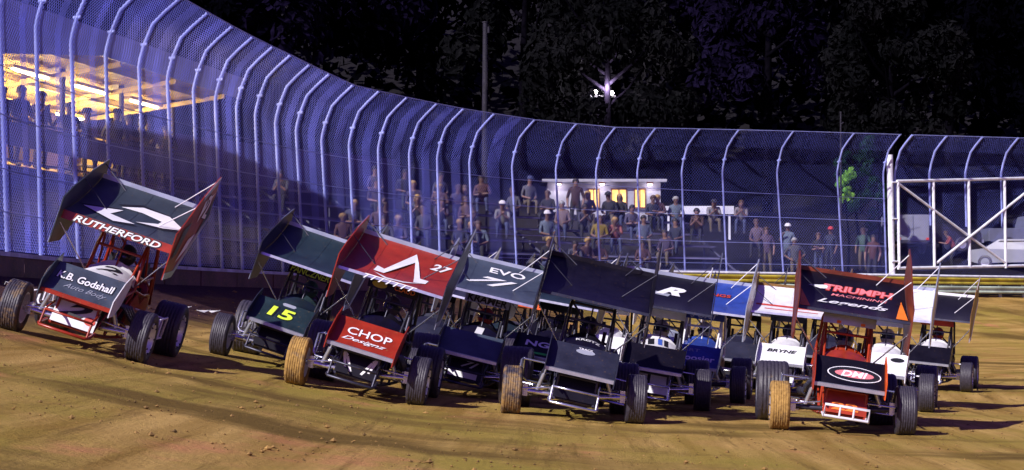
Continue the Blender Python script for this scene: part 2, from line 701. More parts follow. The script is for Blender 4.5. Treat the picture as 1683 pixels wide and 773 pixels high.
def build_gate():
    p, t, n = frame(1466)
    base = at(1467, 446, float(np.interp(1467, F_PX, F_Y)))
    root = empty('track_gate', (base.x, base.y, 2.3))
    inv = Matrix.Translation(-root.location)
    tag(root, 'wide white pipe gate with crossed diagonal braces beside the catch fence', 'gate')
    Yg = lambda px: float(np.interp(px, F_PX, F_Y)) - 0.15
    g = lambda px, py: at(px, py, Yg(px))
    top = g(1464, 254)
    part('gate_post', MB().tube([(base.x, base.y, 2.2), (base.x - 0.05, base.y, 5), (top.x, base.y, top.z)], 0.125, 14), white_steel, root, inv)
    part('top_rail', MB().tube([g(1474, 298), g(1592, 295.5), g(1720, 292)], 0.062, 8), white_steel, root, inv)
    part('bottom_rail', MB().tube([g(1476, 441), g(1592, 439), g(1720, 436)], 0.062, 8), white_steel, root, inv)
    for px in (1476, 1534, 1592, 1651, 1712):
        part('upright', MB().tube([g(px + 2, 441), g(px, 297)], 0.062, 8), white_steel, root, inv)
    part('brace', MB().tube([g(1478, 303), g(1592, 388), g(1652, 432)], 0.056, 8), white_steel, root, inv)
    part('brace', MB().tube([g(1712, 296), g(1594, 389) + Vector((0, -.09, 0)), g(1540, 432)], 0.056, 8), white_steel, root, inv)
    for py in (300, 360, 430):
        part('hinge', MB().tube([g(1466, py), g(1477, py)], 0.035, 6), white_steel, root, inv)
    frs = [post_frame(px) for px in GATE_PX]
    for fr in frs:
        q = prof_pts(fr, 5.2)
        part('curved_post', MB().tube([a - fr['n'] * 0.07 for a in q], 0.047, 8), galv, root, inv)
    for i in range(len(frs) - 1):
        A, B = prof_pts(frs[i], 2.78), prof_pts(frs[i + 1], 2.78)
        o = part('chain_link_panel', chain_link(A, B, 0.0, 0.125, 0.0022), wire_m, root, inv)  # extra thin wires stand in for the weaker light at this end
        o['kind'] = 'stuff'
    part('cable', MB().tube([prof_pts(fr, 2.9)[-1] for fr in frs], 0.014, 6), galv, root, inv)


build_gate()


# ------------------------------------------------------------------ retaining wall (left) and guard rail (right)
def strip(pxs, d, z0, z1, th):
    """a board standing along the fence line, offset d outwards"""
    mb = MB()
    P = []
    for px in pxs:
        p, t, n = frame(px)
        q = p + n * d
        r = p + n * (d + th)
        P.append((q, r))
    vs, fs = [], []
    for q, r in P:
        vs += [(q.x, q.y, z0), (q.x, q.y, z1), (r.x, r.y, z1), (r.x, r.y, z0)]
    for i in range(len(P) - 1):
        a, b = i * 4, i * 4 + 4
        for k in range(4):
            k2 = (k + 1) % 4
            fs.append((a + k, a + k2, b + k2, b + k))
    fs += [(3, 2, 1, 0), tuple(len(vs) - 4 + k for k in range(4))]
    return mb.add(vs, fs)


def build_wall():
    p, t, n = frame(200)
    root = empty('retaining_wall', (p.x, p.y, 2.0))
    inv = Matrix.Translation(-root.location)
    tag(root, 'dark maroon retaining wall with a pale top edge under the fence on the left', 'wall')
    m1 = paint('maroon_board', (0.085, 0.028, 0.045), 0.6, 0, 0.6, 1.6, dirt=0.35, bump=0.3)
    m2 = paint('wall_cap', (0.50, 0.53, 0.66), 0.5, 0, 0.4, 2.0, dirt=0.3)
    px = -130
    while px < 820:
        L = 78 if px < 200 else 60
        a, b = px + 0.8, px + L - 0.8
        part('wall_panel', strip([a, (a + b) / 2, b], -0.16 + random.uniform(-.012, .012), 1.75, 2.66, 0.06), m1, root, inv)
        part('cap', strip([px, px + L / 2, px + L - 0.2], -0.19, 2.66, 2.74, 0.14), m2, root, inv)
        px += L
    part('rub_rail', strip(np.linspace(-130, 820, 20), -0.20, 2.17, 2.23, 0.03), paint('rub_rail', (0.2, 0.15, 0.22), 0.6, 0, 0.5, 2, dirt=0.4), root, inv)


build_wall()


def build_guard_rail():
    p, t, n = frame(1500)
    root = empty('guard_rail', (p.x, p.y, 2.3))
    inv = Matrix.Translation(-root.location)
    tag(root, 'yellow and pale green painted guard rail along the foot of the gate', 'guard rail')
    yel = paint('rail_yellow', (0.55, 0.46, 0.05), 0.5, 0, 0.5, 1.3, dirt=0.2)
    pale = paint('rail_pale', (0.50, 0.62, 0.50), 0.5, 0, 0.5, 0.8, dirt=0.25)
    pxs = list(np.linspace(900, 1800, 26))

    def beam(z0, z1, d):
        prof = [(0, 0), (-.035, .12), (-.035, .25), (.02, .40), (.02, .60), (-.035, .75), (-.035, .88), (0, 1)]
        vs, fs = [], []
        for px in pxs:
            p, t, n = frame(px)
            for o, f in prof:
                q = p + n * (d + o)
                vs.append((q.x, q.y, z0 + (z1 - z0) * f))
            for o, f in reversed(prof):
                q = p + n * (d + o + .012)
                vs.append((q.x, q.y, z0 + (z1 - z0) * f))
        k = len(prof) * 2
        for i in range(len(pxs) - 1):
            for j in range(k):
                j2 = (j + 1) % k
                fs.append((i * k + j, i * k + j2, (i + 1) * k + j2, (i + 1) * k + j))
        return MB().add(vs, fs)
    part('rail', beam(2.80, 3.08, -0.22), yel, root, inv)
    part('rail', beam(2.44, 2.74, -0.22), pale, root, inv)
    for px in np.linspace(905, 1795, 24):
        a = off_pt(px, -0.10, 0)
        part('post', MB().box((a.x, a.y, 2.6), (0.12, 0.12, 0.95)), pale, root, inv)
    part('top_pipe', MB().tube([off_pt(px, -0.13, 3.14) for px in pxs], 0.056, 8), white_steel, root, inv)


build_guard_rail()

# scraps of litter caught along the cushion
paper = paint('paper', (0.7, 0.7, 0.75), 0.7, 0, 0.2)
for i, (px, py) in enumerate([(618 * .5, 513), (335, 512), (16, 482), (52, 484), (352, 515), (395, 517), (410, 514)]):
    Y = 38.5 + i * 0.2 if px > 100 else 31.0
    X = (px - W0 / 2) * Y / FPX
    mb = MB()
    a = random.uniform(0, 3)
    vs = [(math.cos(a + k * 1.57) * (0.10 + .05 * (k % 2)), math.sin(a + k * 1.57) * 0.08, 0.03 + 0.05 * (k % 2)) for k in range(4)]
    mb.add(vs + [(x, y, z + .012) for x, y, z in vs], [(3, 2, 1, 0), (4, 5, 6, 7), (0, 1, 5, 4), (1, 2, 6, 5), (2, 3, 7, 6), (3, 0, 4, 7)])
    o = part('paper_scrap', mb, paper)
    o.location = (X, Y, gz(X, Y) + 0.02)
    tag(o, 'white paper scrap lying on the dark dirt below the maroon wall', 'litter', 'paper scraps along the wall')


# ------------------------------------------------------------------ bleachers behind the fence
plank_m = paint('bleacher_plank', (0.14, 0.13, 0.26), 0.6, 0, 0.4, 1.5)
plank_w = paint('bleacher_plank_pale', (0.30, 0.30, 0.46), 0.5, 0, 0.3, 1.5)
frame_m = paint('bleacher_frame', (0.05, 0.05, 0.09), 0.6, 0, 0.3, 2.0)
back_m = paint('bleacher_back', (0.05, 0.03, 0.13), 0.75, 0, 0.5, 0.8, bump=0.2)


def seat_z(k): return 3.30 + 0.50 * k
def seat_d(k): return 2.0 + 0.78 * k


def build_bleacher(p0, p1, rows, label, back=None, pale=()):
    p, t, n = frame((p0 + p1) / 2)
    root = empty('bleacher', (p.x + n.x * 2, p.y + n.y * 2, gz(p.x + n.x * 2, p.y + n.y * 2)))
    inv = Matrix.Translation(-root.location)
    tag(root, label, 'bleacher', 'bleachers behind the catch fence')
    nseg = max(2, round((p1 - p0) / 95))
    cuts = np.linspace(p0, p1, nseg + 1)
    for k in range(rows):
        for a, b in zip(cuts[:-1], cuts[1:]):
            A, B = off_pt(a + .6, seat_d(k), 0), off_pt(b - .6, seat_d(k), 0)
            d = (B - A); L = d.length
            M = Matrix.Rotation(math.atan2(d.y, d.x), 3, 'Z')
            c = (A + B) / 2
            part('seat_plank', MB().box((c.x, c.y, seat_z(k) - 0.03), (L, 0.28, 0.05), M), plank_w if k in pale else plank_m, root, inv)
            nrm = M @ Vector((0, 0.42, 0))
            part('foot_plank', MB().box((c.x + nrm.x, c.y + nrm.y, seat_z(k) + 0.03), (L, 0.34, 0.04), M), frame_m, root, inv)
    for a in cuts:
        A = off_pt(a, seat_d(0), 0); B = off_pt(a, seat_d(rows - 1) + .5, 0)
        pts = [Vector((A.x, A.y, seat_z(0) - 0.1)), Vector((B.x, B.y, seat_z(rows - 1) + 0.0 - .09))]
        part('stringer', MB().tube(pts, 0.05, 6), frame_m, root, inv)
        for f in (0.0, 0.5, 1.0):
            q = pts[0].lerp(pts[1], f)
            part('support_leg', MB().tube([q, (q.x, q.y, gz(q.x, q.y) - 0.1)], 0.04, 6), frame_m, root, inv)
    if back:
        z0, z1 = back
        px = p0
        while px < p1:
            L = 32
            a, b = px + .4, min(px + L, p1) - .4
            A, B = off_pt(a, seat_d(rows - 1) + 1.1, 0), off_pt(b, seat_d(rows - 1) + 1.1, 0)
            d = B - A
            M = Matrix.Rotation(math.atan2(d.y, d.x), 3, 'Z')
            c = (A + B) / 2
            part('back_board', MB().box((c.x, c.y, (z0 + z1) / 2), (d.length, 0.06 + .02 * random.random(), z1 - z0 + random.uniform(-.04, .04)), M), back_m, root, inv)
            px += L


build_bleacher(440, 870, 6, 'dim crowded bleacher backed by a violet board wall left of the white building', (4.6, 7.35))
build_bleacher(890, 1265, 6, 'bleacher rows with pale planks in front of the small white building', None, (0, 1))


# ------------------------------------------------------------------ covered grandstand
def build_grandstand():
    E = Vector((-8.5, 52.0, -.74))                       # far front corner
    u = Vector((-1.96, -8.5, 0)).normalized()         # towards the camera
    w = Vector((u.y, -u.x, 0))                         # away from the track
    if w.x > 0: w = -w
    L, Dp = 16.6, 6.0
    root = empty('covered_grandstand', E)
    tag(root, 'covered grandstand with a yellow lit ceiling behind the fence at the left', 'grandstand')
    M = Matrix(((u.x, w.x, 0, 0), (u.y, w.y, 0, 0), (0, 0, 1, 0), (0, 0, 0, 1)))
    roofm = paint('tin_roof', (0.20, 0.20, 0.34), 0.5, 0.0, 0.3, 1.0)
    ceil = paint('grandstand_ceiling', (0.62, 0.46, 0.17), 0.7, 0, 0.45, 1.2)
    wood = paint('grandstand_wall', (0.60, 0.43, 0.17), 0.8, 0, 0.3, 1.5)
    dark = paint('grandstand_steel', (0.05, 0.045, 0.09), 0.6, 0, 0.3, 2.0)
    side = paint('grandstand_siding', (0.085, 0.08, 0.22), 0.7, 0, 0.4, 1.2)
    zf, zk = 8.62, 7.75                                # ceiling front and back
    cz = lambda y: zf + (zk - zf) * y / Dp
    part('roof', MB().prism([(-.5, zf + .16), (Dp + .3, zk + .12), (Dp + .3, zk + .34), (-.5, zf + .36)], 'x', -0.6, L), roofm, root, M)
    part('fascia', MB().box((L / 2 - .3, -0.55, zf + .22), (L + .6, 0.08, 0.62)), roofm, root, M)
    part('valance', MB().prism([(8.7, 8.5), (13.0, 7.95), (L, 7.45), (L, 9.1), (8.7, 9.0)], 'y', -.62, -.595), roofm, root, M)
    x = 0.0
    while x < L:                                       # ceiling sheets, lapped
        d = 0.02 if int(x / 1.5) % 2 else 0.0
        mb = MB().prism([(-.45, zf + .05 + d), (Dp + .2, zk + .05 + d), (Dp + .2, zk + .075 + d), (-.45, zf + .075 + d)], 'x', x, x + 1.49)
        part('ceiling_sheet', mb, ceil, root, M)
        x += 1.5
    for y in (0.3, 2.4, 4.6):
        part('purlin', MB().box((L / 2, y, cz(y) - .05), (L, 0.12, 0.16)), ceil, root, M)
    for x in np.arange(0.2, L, 3.4):
        part('rafter', MB().prism([(-.4, zf - .16), (Dp, zk - .16), (Dp, zk - .04), (-.4, zf - .04)], 'x', x, x + .1), ceil, root, M)
        part('roof_post', MB().tube([(x, 1.2, 3.2), (x, 1.2, cz(1.2))], 0.075, 8), dark, root, M)
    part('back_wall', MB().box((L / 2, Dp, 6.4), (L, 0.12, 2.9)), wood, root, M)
    part('end_wall', MB().box((-0.3, Dp - 1.4, 6.2), (0.12, 2.6, 2.6)), wood, root, M)
    part('deck', MB().box((L / 2, Dp / 2 + .2, 5.62), (L, Dp - .3, 0.16)), dark, root, M)
    for k in range(3):
        part('bench', MB().box((L / 2, 3.0 + k * 1.0, 6.08 + .25 * k), (L, 0.32, 0.06)), wood, root, M)
        part('riser', MB().box((L / 2, 3.4 + k * 1.0, 5.72 + .125 * k), (L, 0.9, 0.02 + .25 * k)), dark, root, M)
    for k in range(18):
        x0 = k * L / 18
        part('parapet_board', MB().box((x0 + L / 36, 0, 6.35), (L / 18 - .02, 0.06, 0.52)), side, root, M)
    for k in range(8):                                 # clapboards below the open slot
        for j in range(5):
            part('siding_board', MB().prism([(-.02, 3.0 + .31 * k), (.05, 3.0 + .31 * k), (.05, 3.30 + .31 * k), (.02, 3.30 + .31 * k)], 'x', j * L / 5 + .01, (j + 1) * L / 5 - .01), side, root, M)
    part('hand_rail', MB().tube([(0, -0.02, 6.68), (L, -0.02, 6.68)], 0.035, 8), dark, root, M)
    part('toe_rail', MB().tube([(0, -0.02, 5.76), (L, -0.02, 5.76)], 0.03, 8), dark, root, M)
    tube = emit('fluorescent', (1.0, 0.86, 0.55), 26)
    G = Matrix.Translation(E) @ M
    for k in range(5):
        for y in (1.5, 3.7):
            x = .6 + k * 3.3
            fx = part('light_fixture', MB().box((x + .9, y, cz(y) - .13), (2.1, 0.22, 0.07)), ceil, root, M)
            part('fluorescent_tube', MB().tube([(x, y, cz(y) - .20), (x + 1.8, y, cz(y) - .20)], 0.035, 8), tube, fx)
        ld = bpy.data.lights.new('grandstand_lamp', 'POINT')
        ld.energy = 360
        ld.color = (1.0, 0.72, 0.28)
        ld.shadow_soft_size = 0.4
        lo = bpy.data.objects.new('lamp_light', ld)
        COL.objects.link(lo)
        lo.parent = root
        lo.matrix_local = M @ Matrix.Translation((1.6 + k * 3.3, 2.6, 7.5))
    return E, u, w


GS_E, GS_U, GS_W = build_grandstand()


# ------------------------------------------------------------------ small white building
def build_concession():
    Yb = 82.0
    x0, x1 = (900 - W0 / 2) * Yb / FPX, (1086 - W0 / 2) * Yb / FPX
    zt = at(990, 300, Yb).z
    zb = gz((x0 + x1) / 2, Yb) - 0.1
    root = empty('concession_building', ((x0 + x1) / 2, Yb, zb))
    inv = Matrix.Translation(-root.location)
    tag(root, 'small white building with yellow lit windows above the crowd', 'building')
    wm = paint('white_siding', (0.36, 0.36, 0.44), 0.7, 0, 0.3, 1.5)
    rm = paint('dark_roof', (0.010, 0.010, 0.018), 0.9, 0, 0.3, 2, spec=.1)
    lit = emit('lit_window', (1.0, 0.60, 0.16), 1.5)
    fm = paint('window_frame', (0.22, 0.10, 0.05), 0.6)
    wins = [(966, 986), (1004, 1031), (1042, 1062)]
    px2x = lambda p: (p - W0 / 2) * Yb / FPX
    zw1, zw0 = at(990, 310, Yb).z, at(990, 343, Yb).z
    # wall courses with real openings
    part('wall', MB().box(((x0 + x1) / 2, Yb, (zt + zw1) / 2), (x1 - x0, 0.15, zt - zw1)), wm, root, inv)
    part('wall', MB().box(((x0 + x1) / 2, Yb, (zb + zw0) / 2), (x1 - x0, 0.15, zw0 - zb)), wm, root, inv)
    edges = [x0] + [px2x(p) for w in wins for p in w] + [x1]
    for a, b in zip(edges[0::2], edges[1::2]):
        part('wall', MB().box(((a + b) / 2, Yb, (zw0 + zw1) / 2), (b - a, 0.15, zw1 - zw0 - .004)), wm, root, inv)
    part('side_wall', MB().box((x1 + .002 - .08, Yb + 2, (zb + zt) / 2), (0.15, 3.8, zt - zb)), wm, root, inv)
    part('side_wall', MB().box((x0 - .002 + .08, Yb + 2, (zb + zt) / 2), (0.15, 3.8, zt - zb)), wm, root, inv)
    for a, b in wins:
        xa, xb = px2x(a), px2x(b)
        w = MB()
        for q, d in (((xa + .03, Yb - .05, (zw0 + zw1) / 2), (.06, .12, zw1 - zw0)), ((xb - .03, Yb - .05, (zw0 + zw1) / 2), (.06, .12, zw1 - zw0)),
                     (((xa + xb) / 2, Yb - .05, zw1 - .03), (xb - xa - .12, .12, .06)), (((xa + xb) / 2, Yb - .05, zw0 + .03), (xb - xa - .12, .12, .06)),
                     (((xa + xb) / 2, Yb - .05, (zw0 + zw1) / 2), (.05, .10, zw1 - zw0 - .12))):
            w.box(q, d)
        wo_ = part('window', w, fm, root, inv)
        part('pane', MB().box(((xa + xb) / 2, Yb + .03, (zw0 + zw1) / 2), (xb - xa, .02, zw1 - zw0)), lit, wo_)
    for x in (x0 + .5, (x0 + x1) / 2 - .1, x1 - .5):
        lm = part('porch_lamp', MB().box((x, Yb - .32, zt - .05), (.3, .14, .08)), fm, root, inv)
        part('bulb', MB().tube([(x - .1, Yb - .32, zt - .11), (x + .1, Yb - .32, zt - .11)], .03, 8), emit('porch_bulb', (1, .85, .8), 8), lm)
        ld = bpy.data.lights.new('porch_lamp', 'POINT')
        ld.energy = 9
        ld.color = (1, .86, .95)
        ld.shadow_soft_size = .1
        lo = bpy.data.objects.new('lamp_light', ld)
        COL.objects.link(lo)
        lo.parent = root
        lo.location = Vector((x, Yb - .40, zt - .25)) - root.location
    part('eave', MB().box(((x0 + x1) / 2, Yb - .25, zt + .06), (x1 - x0 + .5, 0.5, 0.12)), wm, root, inv)
    part('roof', MB().prism([(Yb - .5, zt + .12), (Yb + 4.2, zt + .12), (Yb + 1.9, zt + .22)], 'x', x0 - .3, x1 + .3), rm, root, inv)


build_concession()

sb = MB()
a, b = at(1092, 340, 81), at(1206, 340, 81)
sb.box(((a.x + b.x) / 2, 81, a.z - .15), (b.x - a.x, .08, .36))
for f in (.06, .5, .94):
    x = a.x + (b.x - a.x) * f
    sb.box((x, 81.1, a.z - 1.0), (.09, .09, 1.6))
o = part('sign_board', sb, paint('white_board', (0.62, 0.64, 0.75), 0.6, 0, 0.3, 1.2))
tag(o, 'long low white board behind the seated crowd, right of the white building', 'board')


# ------------------------------------------------------------------ poles
def pole(name, px, y_top, Y, r, m, label, cat):
    top = at(px, y_top, Y)
    z0 = gz(top.x, Y) - .2
    root = empty(name, (top.x, Y, z0))
    part('shaft', MB().tube([(0, 0, 0), (0, 0, (top.z - z0) * .5), (0.02, 0, top.z - z0)], [r, r * .85, r * .7], 10), m, root)
    part('cap', MB().tube([(0.02, 0, top.z - z0), (0.02, 0, top.z - z0 + .06)], r * .9, 10), m, root)
    tag(root, label, cat)
    return root, top.z - z0


pm = paint('weathered_pole', (0.008, 0.006, 0.018), 0.8, 0, 0.4, 3.0)
rt, h = pole('utility_pole', 797, 38, 88, 0.17, pm, 'tall pale utility pole standing against the dark trees', 'pole')
part('insulator', MB().tube([(.18, -.1, h - .5), (.18, -.1, h - .2)], .06, 8), pm, rt)
rt, h = pole('fence_pole', 1381, 186, 76, 0.05, pm, 'thin metal pole rising above the fence beside the lit green leaves', 'pole')
part('bracket', MB().tube([(0, 0, h - .5), (.12, -.1, h - .4)], .03, 6), pm, rt)


def build_flood():
    rt, h = pole('flood_light', 984, 160, 85.0, 0.09, paint('flood_pole', (0.006, 0.005, 0.012), 0.8, spec=.1), 'floodlight on a tall pole glaring through the dark leaves', 'floodlight')
    lamp = emit('flood_glow', (1.0, 0.92, 0.86), 60)
    hous = paint('lamp_housing', (0.10, 0.10, 0.13), 0.5)
    part('crossarm', MB().box((0.2, 0, h + .05), (1.2, .1, .1)), hous, rt)
    for x, z in ((-.15, .22), (.25, .34), (.6, .18)):
        hd = part('lamp_head', MB().lathe([(-.12, .02), (-.10, .10), (.10, .13), (.14, .13)], (x, 0, h + z), 'y', 14), hous, rt)
        hd.matrix_local = Matrix.Identity(4)
        part('lens', MB().lathe([(-.125, .001), (-.125, .095)], (x, -.02, h + z), 'y', 14), lamp, hd)
    ld = bpy.data.lights.new('flood_lamp', 'POINT')
    ld.energy = 1500
    ld.color = (1, .85, .9)
    ld.shadow_soft_size = .2
    lo = bpy.data.objects.new('lamp_light', ld)
    COL.objects.link(lo)
    lo.parent = rt
    lo.location = (.3, -1.3, h + .3)


build_flood()


# ------------------------------------------------------------------ trees
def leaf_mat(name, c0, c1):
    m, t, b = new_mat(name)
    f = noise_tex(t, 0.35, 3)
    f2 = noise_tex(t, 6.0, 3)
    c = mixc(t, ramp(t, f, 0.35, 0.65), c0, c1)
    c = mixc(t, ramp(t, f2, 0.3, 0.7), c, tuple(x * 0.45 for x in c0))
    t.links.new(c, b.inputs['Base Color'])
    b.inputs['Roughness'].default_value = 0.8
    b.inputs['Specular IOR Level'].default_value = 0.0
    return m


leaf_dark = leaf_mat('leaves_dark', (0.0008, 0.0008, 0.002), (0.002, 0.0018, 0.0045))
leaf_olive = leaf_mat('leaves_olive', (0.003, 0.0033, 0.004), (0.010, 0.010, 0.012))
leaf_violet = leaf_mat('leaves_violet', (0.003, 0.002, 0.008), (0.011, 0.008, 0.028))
leaf_green = leaf_mat('leaves_lit_green', (0.10, 0.30, 0.05), (0.40, 0.80, 0.10))  # lamp light on these leaves is put into the bright base colour
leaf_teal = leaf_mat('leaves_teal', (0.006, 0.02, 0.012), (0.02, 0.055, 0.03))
bark = paint('bark', (0.003, 0.0025, 0.005), 0.95, 0, 0.5, 4.0, bump=0.6, spec=0.0)


def crown_mesh(seed, rx, rz, nclump, nleaf, size):
    rnd = random.Random(seed)
    mb = MB()
    vs, fs = [], []
    for c in range(nclump):
        th, ph = rnd.uniform(0, 6.283), math.acos(rnd.uniform(-0.85, 1))
        rr = rnd.uniform(0.45, 1.0) ** 0.6
        cc = Vector((math.cos(th) * math.sin(ph) * rx * rr, math.sin(th) * math.sin(ph) * rx * rr, math.cos(ph) * rz * rr))
        cr = rnd.uniform(0.16, 0.34) * rx
        for i in range(nleaf):
            d = Vector((rnd.gauss(0, 1), rnd.gauss(0, 1), rnd.gauss(0, 0.75)))
            d = d.normalized() * cr * rnd.uniform(0.3, 1) ** 0.5
            p = cc + d
            n = (d.normalized() + Vector((rnd.uniform(-1, 1), rnd.uniform(-1, 1), rnd.uniform(-.3, 1))) * 0.8).normalized()
            a = n.orthogonal().normalized()
            a = (Matrix.Rotation(rnd.uniform(0, 6.283), 3, n) @ a)
            b = n.cross(a)
            s = size * rnd.uniform(0.6, 1.3)
            o = len(vs)
            vs += [p - a * s, p + b * s * .45 + n * s * .12, p + a * s, p - b * s * .45 + n * s * .12]
            fs.append((o, o + 1, o + 2, o + 3))
    mb.add(vs, fs)
    return mb


CROWNS = [crown_mesh(11, 4.6, 5.6, 46, 130, 0.30).mesh('crown'), crown_mesh(12, 5.4, 5.0, 52, 120, 0.32).mesh('crown'), crown_mesh(13, 3.9, 6.4, 44, 130, 0.28).mesh('crown')]


def tree(px, Y, height, kind, leaf, label, scale=1.0, trunk_r=0.28, group='trees behind the crowd', name='tree', crown=None, cz=0.66):
    X = (px - W0 / 2) * Y / FPX
    z0 = gz(X, Y) - 0.3
    root = empty(name, (X, Y, z0))
    tag(root, label, 'tree', group)
    rnd = random.Random(int(px * 7 + Y))
    mb = MB()
    tp = [(0, 0, 0), (rnd.uniform(-.2, .2), rnd.uniform(-.2, .2), height * .35), (rnd.uniform(-.4, .4), rnd.uniform(-.3, .3), height * .85)]
    mb.tube(tp, [trunk_r, trunk_r * .75, trunk_r * .2], 8)
    for k in range(7):
        zz = height * rnd.uniform(.3, .7)
        a = rnd.uniform(0, 6.28)
        l = height * rnd.uniform(.15, .28)
        p = Vector((0, 0, zz))
        mb.tube([p, p + Vector((math.cos(a) * l * .5, math.sin(a) * l * .5, l * .35)), p + Vector((math.cos(a) * l, math.sin(a) * l, l * .9))], [trunk_r * .4, trunk_r * .25, trunk_r * .07], 6)
    part('trunk', mb, bark, root)
    c = link('crown', crown or CROWNS[kind], leaf, root)
    s = height / 16.0 * scale
    c.matrix_local = Matrix.Translation((0, 0, height * cz)) @ Matrix.Rotation(rnd.uniform(0, 6.28), 4, 'Z') @ Matrix.Diagonal((s, s, s * 1.08, 1))
    return root


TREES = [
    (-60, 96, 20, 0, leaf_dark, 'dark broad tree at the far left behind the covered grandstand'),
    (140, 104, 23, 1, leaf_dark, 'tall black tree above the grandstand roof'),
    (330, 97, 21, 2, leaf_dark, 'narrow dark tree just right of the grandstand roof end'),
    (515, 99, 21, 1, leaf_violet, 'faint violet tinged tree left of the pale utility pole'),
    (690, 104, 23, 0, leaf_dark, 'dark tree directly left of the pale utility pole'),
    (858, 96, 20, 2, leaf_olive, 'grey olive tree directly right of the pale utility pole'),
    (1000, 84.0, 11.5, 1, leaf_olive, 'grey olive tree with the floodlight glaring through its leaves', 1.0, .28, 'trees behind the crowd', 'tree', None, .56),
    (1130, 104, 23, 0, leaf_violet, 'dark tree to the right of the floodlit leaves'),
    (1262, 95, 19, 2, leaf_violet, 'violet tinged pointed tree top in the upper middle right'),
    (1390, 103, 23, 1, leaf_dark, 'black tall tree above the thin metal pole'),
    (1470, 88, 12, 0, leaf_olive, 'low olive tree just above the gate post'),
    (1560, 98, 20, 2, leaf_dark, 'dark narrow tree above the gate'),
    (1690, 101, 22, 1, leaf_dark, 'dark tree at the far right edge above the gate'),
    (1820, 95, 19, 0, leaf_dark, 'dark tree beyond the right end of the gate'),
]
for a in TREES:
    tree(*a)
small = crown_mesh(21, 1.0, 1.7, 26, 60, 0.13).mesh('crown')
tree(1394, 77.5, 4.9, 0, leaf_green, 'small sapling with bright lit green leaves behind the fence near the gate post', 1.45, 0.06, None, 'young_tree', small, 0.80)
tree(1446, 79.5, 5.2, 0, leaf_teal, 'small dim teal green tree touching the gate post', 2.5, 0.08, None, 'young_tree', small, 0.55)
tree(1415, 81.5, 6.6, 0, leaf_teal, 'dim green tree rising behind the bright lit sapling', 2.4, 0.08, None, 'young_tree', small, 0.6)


def woodland():
    rnd = random.Random(5)
    vs, fs = [], []
    for i in range(15000):
        X = rnd.uniform(-75, 80)
        Y = rnd.uniform(112, 128)
        z = gz_far(X, Y) + 22 * rnd.random() ** 0.8 * (0.8 + 0.25 * math.sin(X * .35) + 0.15 * math.sin(X * .9 + 2))
        p = Vector((X, Y, z))
        n = Vector((rnd.gauss(0, 1), rnd.gauss(0, 1) - .6, rnd.gauss(0, 1) + .4)).normalized()
        a = Matrix.Rotation(rnd.uniform(0, 6.28), 3, n) @ n.orthogonal().normalized()
        b = n.cross(a)
        s = rnd.uniform(.35, .8)
        o = len(vs)
        vs += [p - a * s, p + b * s * .5, p + a * s, p - b * s * .5]
        fs.append((o, o + 1, o + 2, o + 3))
    o = part('woodland', MB().add(vs, fs), leaf_dark)
    tag(o, 'black mass of woodland closing the view behind the trees', 'woodland', kind='stuff')


def gz_far(X, Y):
    return 9.0 + 34 * min(1, max(0, (Y - 100) / 90)) ** 2


woodland()


# ------------------------------------------------------------------ loose clay
def clods():
    rnd = random.Random(9)
    vs, fs = [], []
    pts = []
    for i in range(2600):
        Y = 15 + 40 * rnd.random() ** 1.5
        pts.append((rnd.uniform(-.30, .30) * Y, Y))
    PA = np.array(pts)
    DA, _ = dist_fence(PA[:, 0], PA[:, 1])
    ZA = ground(PA[:, 0], PA[:, 1], DA)
    for (X, Y), d, z in zip(pts, DA, ZA):
        if d < .4: continue
        s_ = rnd.uniform(.006, .018) * (1 if rnd.random() < .9 else 2.0) * (1.7 if d < 3.5 else 1)
        z += s_ * .3
        o = len(vs)
        for k in range(6):
            v = [(1, 0, 0), (-1, 0, 0), (0, 1, 0), (0, -1, 0), (0, 0, 1), (0, 0, -1)][k]
            vs.append((X + v[0] * s_ * rnd.uniform(.7, 1.5), Y + v[1] * s_ * rnd.uniform(.7, 1.5), z + v[2] * s_ * rnd.uniform(.5, .9)))
        for f in ((0, 2, 4), (2, 1, 4), (1, 3, 4), (3, 0, 4), (2, 0, 5), (1, 2, 5), (3, 1, 5), (0, 3, 5)):
            fs.append(tuple(o + j for j in f))
    o = part('clay_clods', MB().add(vs, fs), paint('clay_clod', (0.26, 0.15, 0.04), 0.95, 0, 0.6, 2.0))
    tag(o, 'loose crumbs of clay scattered over the track', 'clay crumbs', kind='stuff')


clods()


# ------------------------------------------------------------------ winged sprint cars
# car space: x to the car's left (photo right), y backwards from the front axle, z up
WING_Y0, WING_LEN, WING_Z0, WING_RISE, WING_HALF = 0.46, 1.44, 1.62, 0.55, 0.765
CHORD = 1.6


def wing_surf(u, v):
    f = v / CHORD
    y = WING_Y0 + WING_LEN * f
    z = WING_Z0 + WING_RISE * (0.5 * f + 0.5 * f * f)
    n = Vector((0, -WING_RISE * (0.5 + f), WING_LEN)).normalized()
    return Vector((u, y, z)), n


def nose_surf(u, v):
    f = v / 0.64
    n = Vector((0, -(0.30 + 0.12 * f), 0.50)).normalized()
    return Vector((u, -0.58 + 0.50 * f, 0.63 + 0.30 * f + 0.06 * f * f)), n


def panel_surf(u, v):
    f = v / 0.36
    return Vector((u, -0.36 + 0.10 * f, 0.26 + 0.34 * f)), Vector((0, -0.34, 0.10)).normalized()


def visor_surf(u, v):
    return Vector((u, 0.985 + 0.03 * v - 0.05 * (1 - (u / 0.4) ** 2), 1.45 + v)), Vector((0, -1, 0.05)).normalized()


def lip_surf(u, v):
    return Vector((u, WING_Y0 - 0.052 + 0.15 * v, WING_Z0 - 0.115 + v)), Vector((0, -1, 0.12)).normalized()


def side_surf(u, v):
    return Vector((0.792, u, v)), Vector((1, 0, 0))


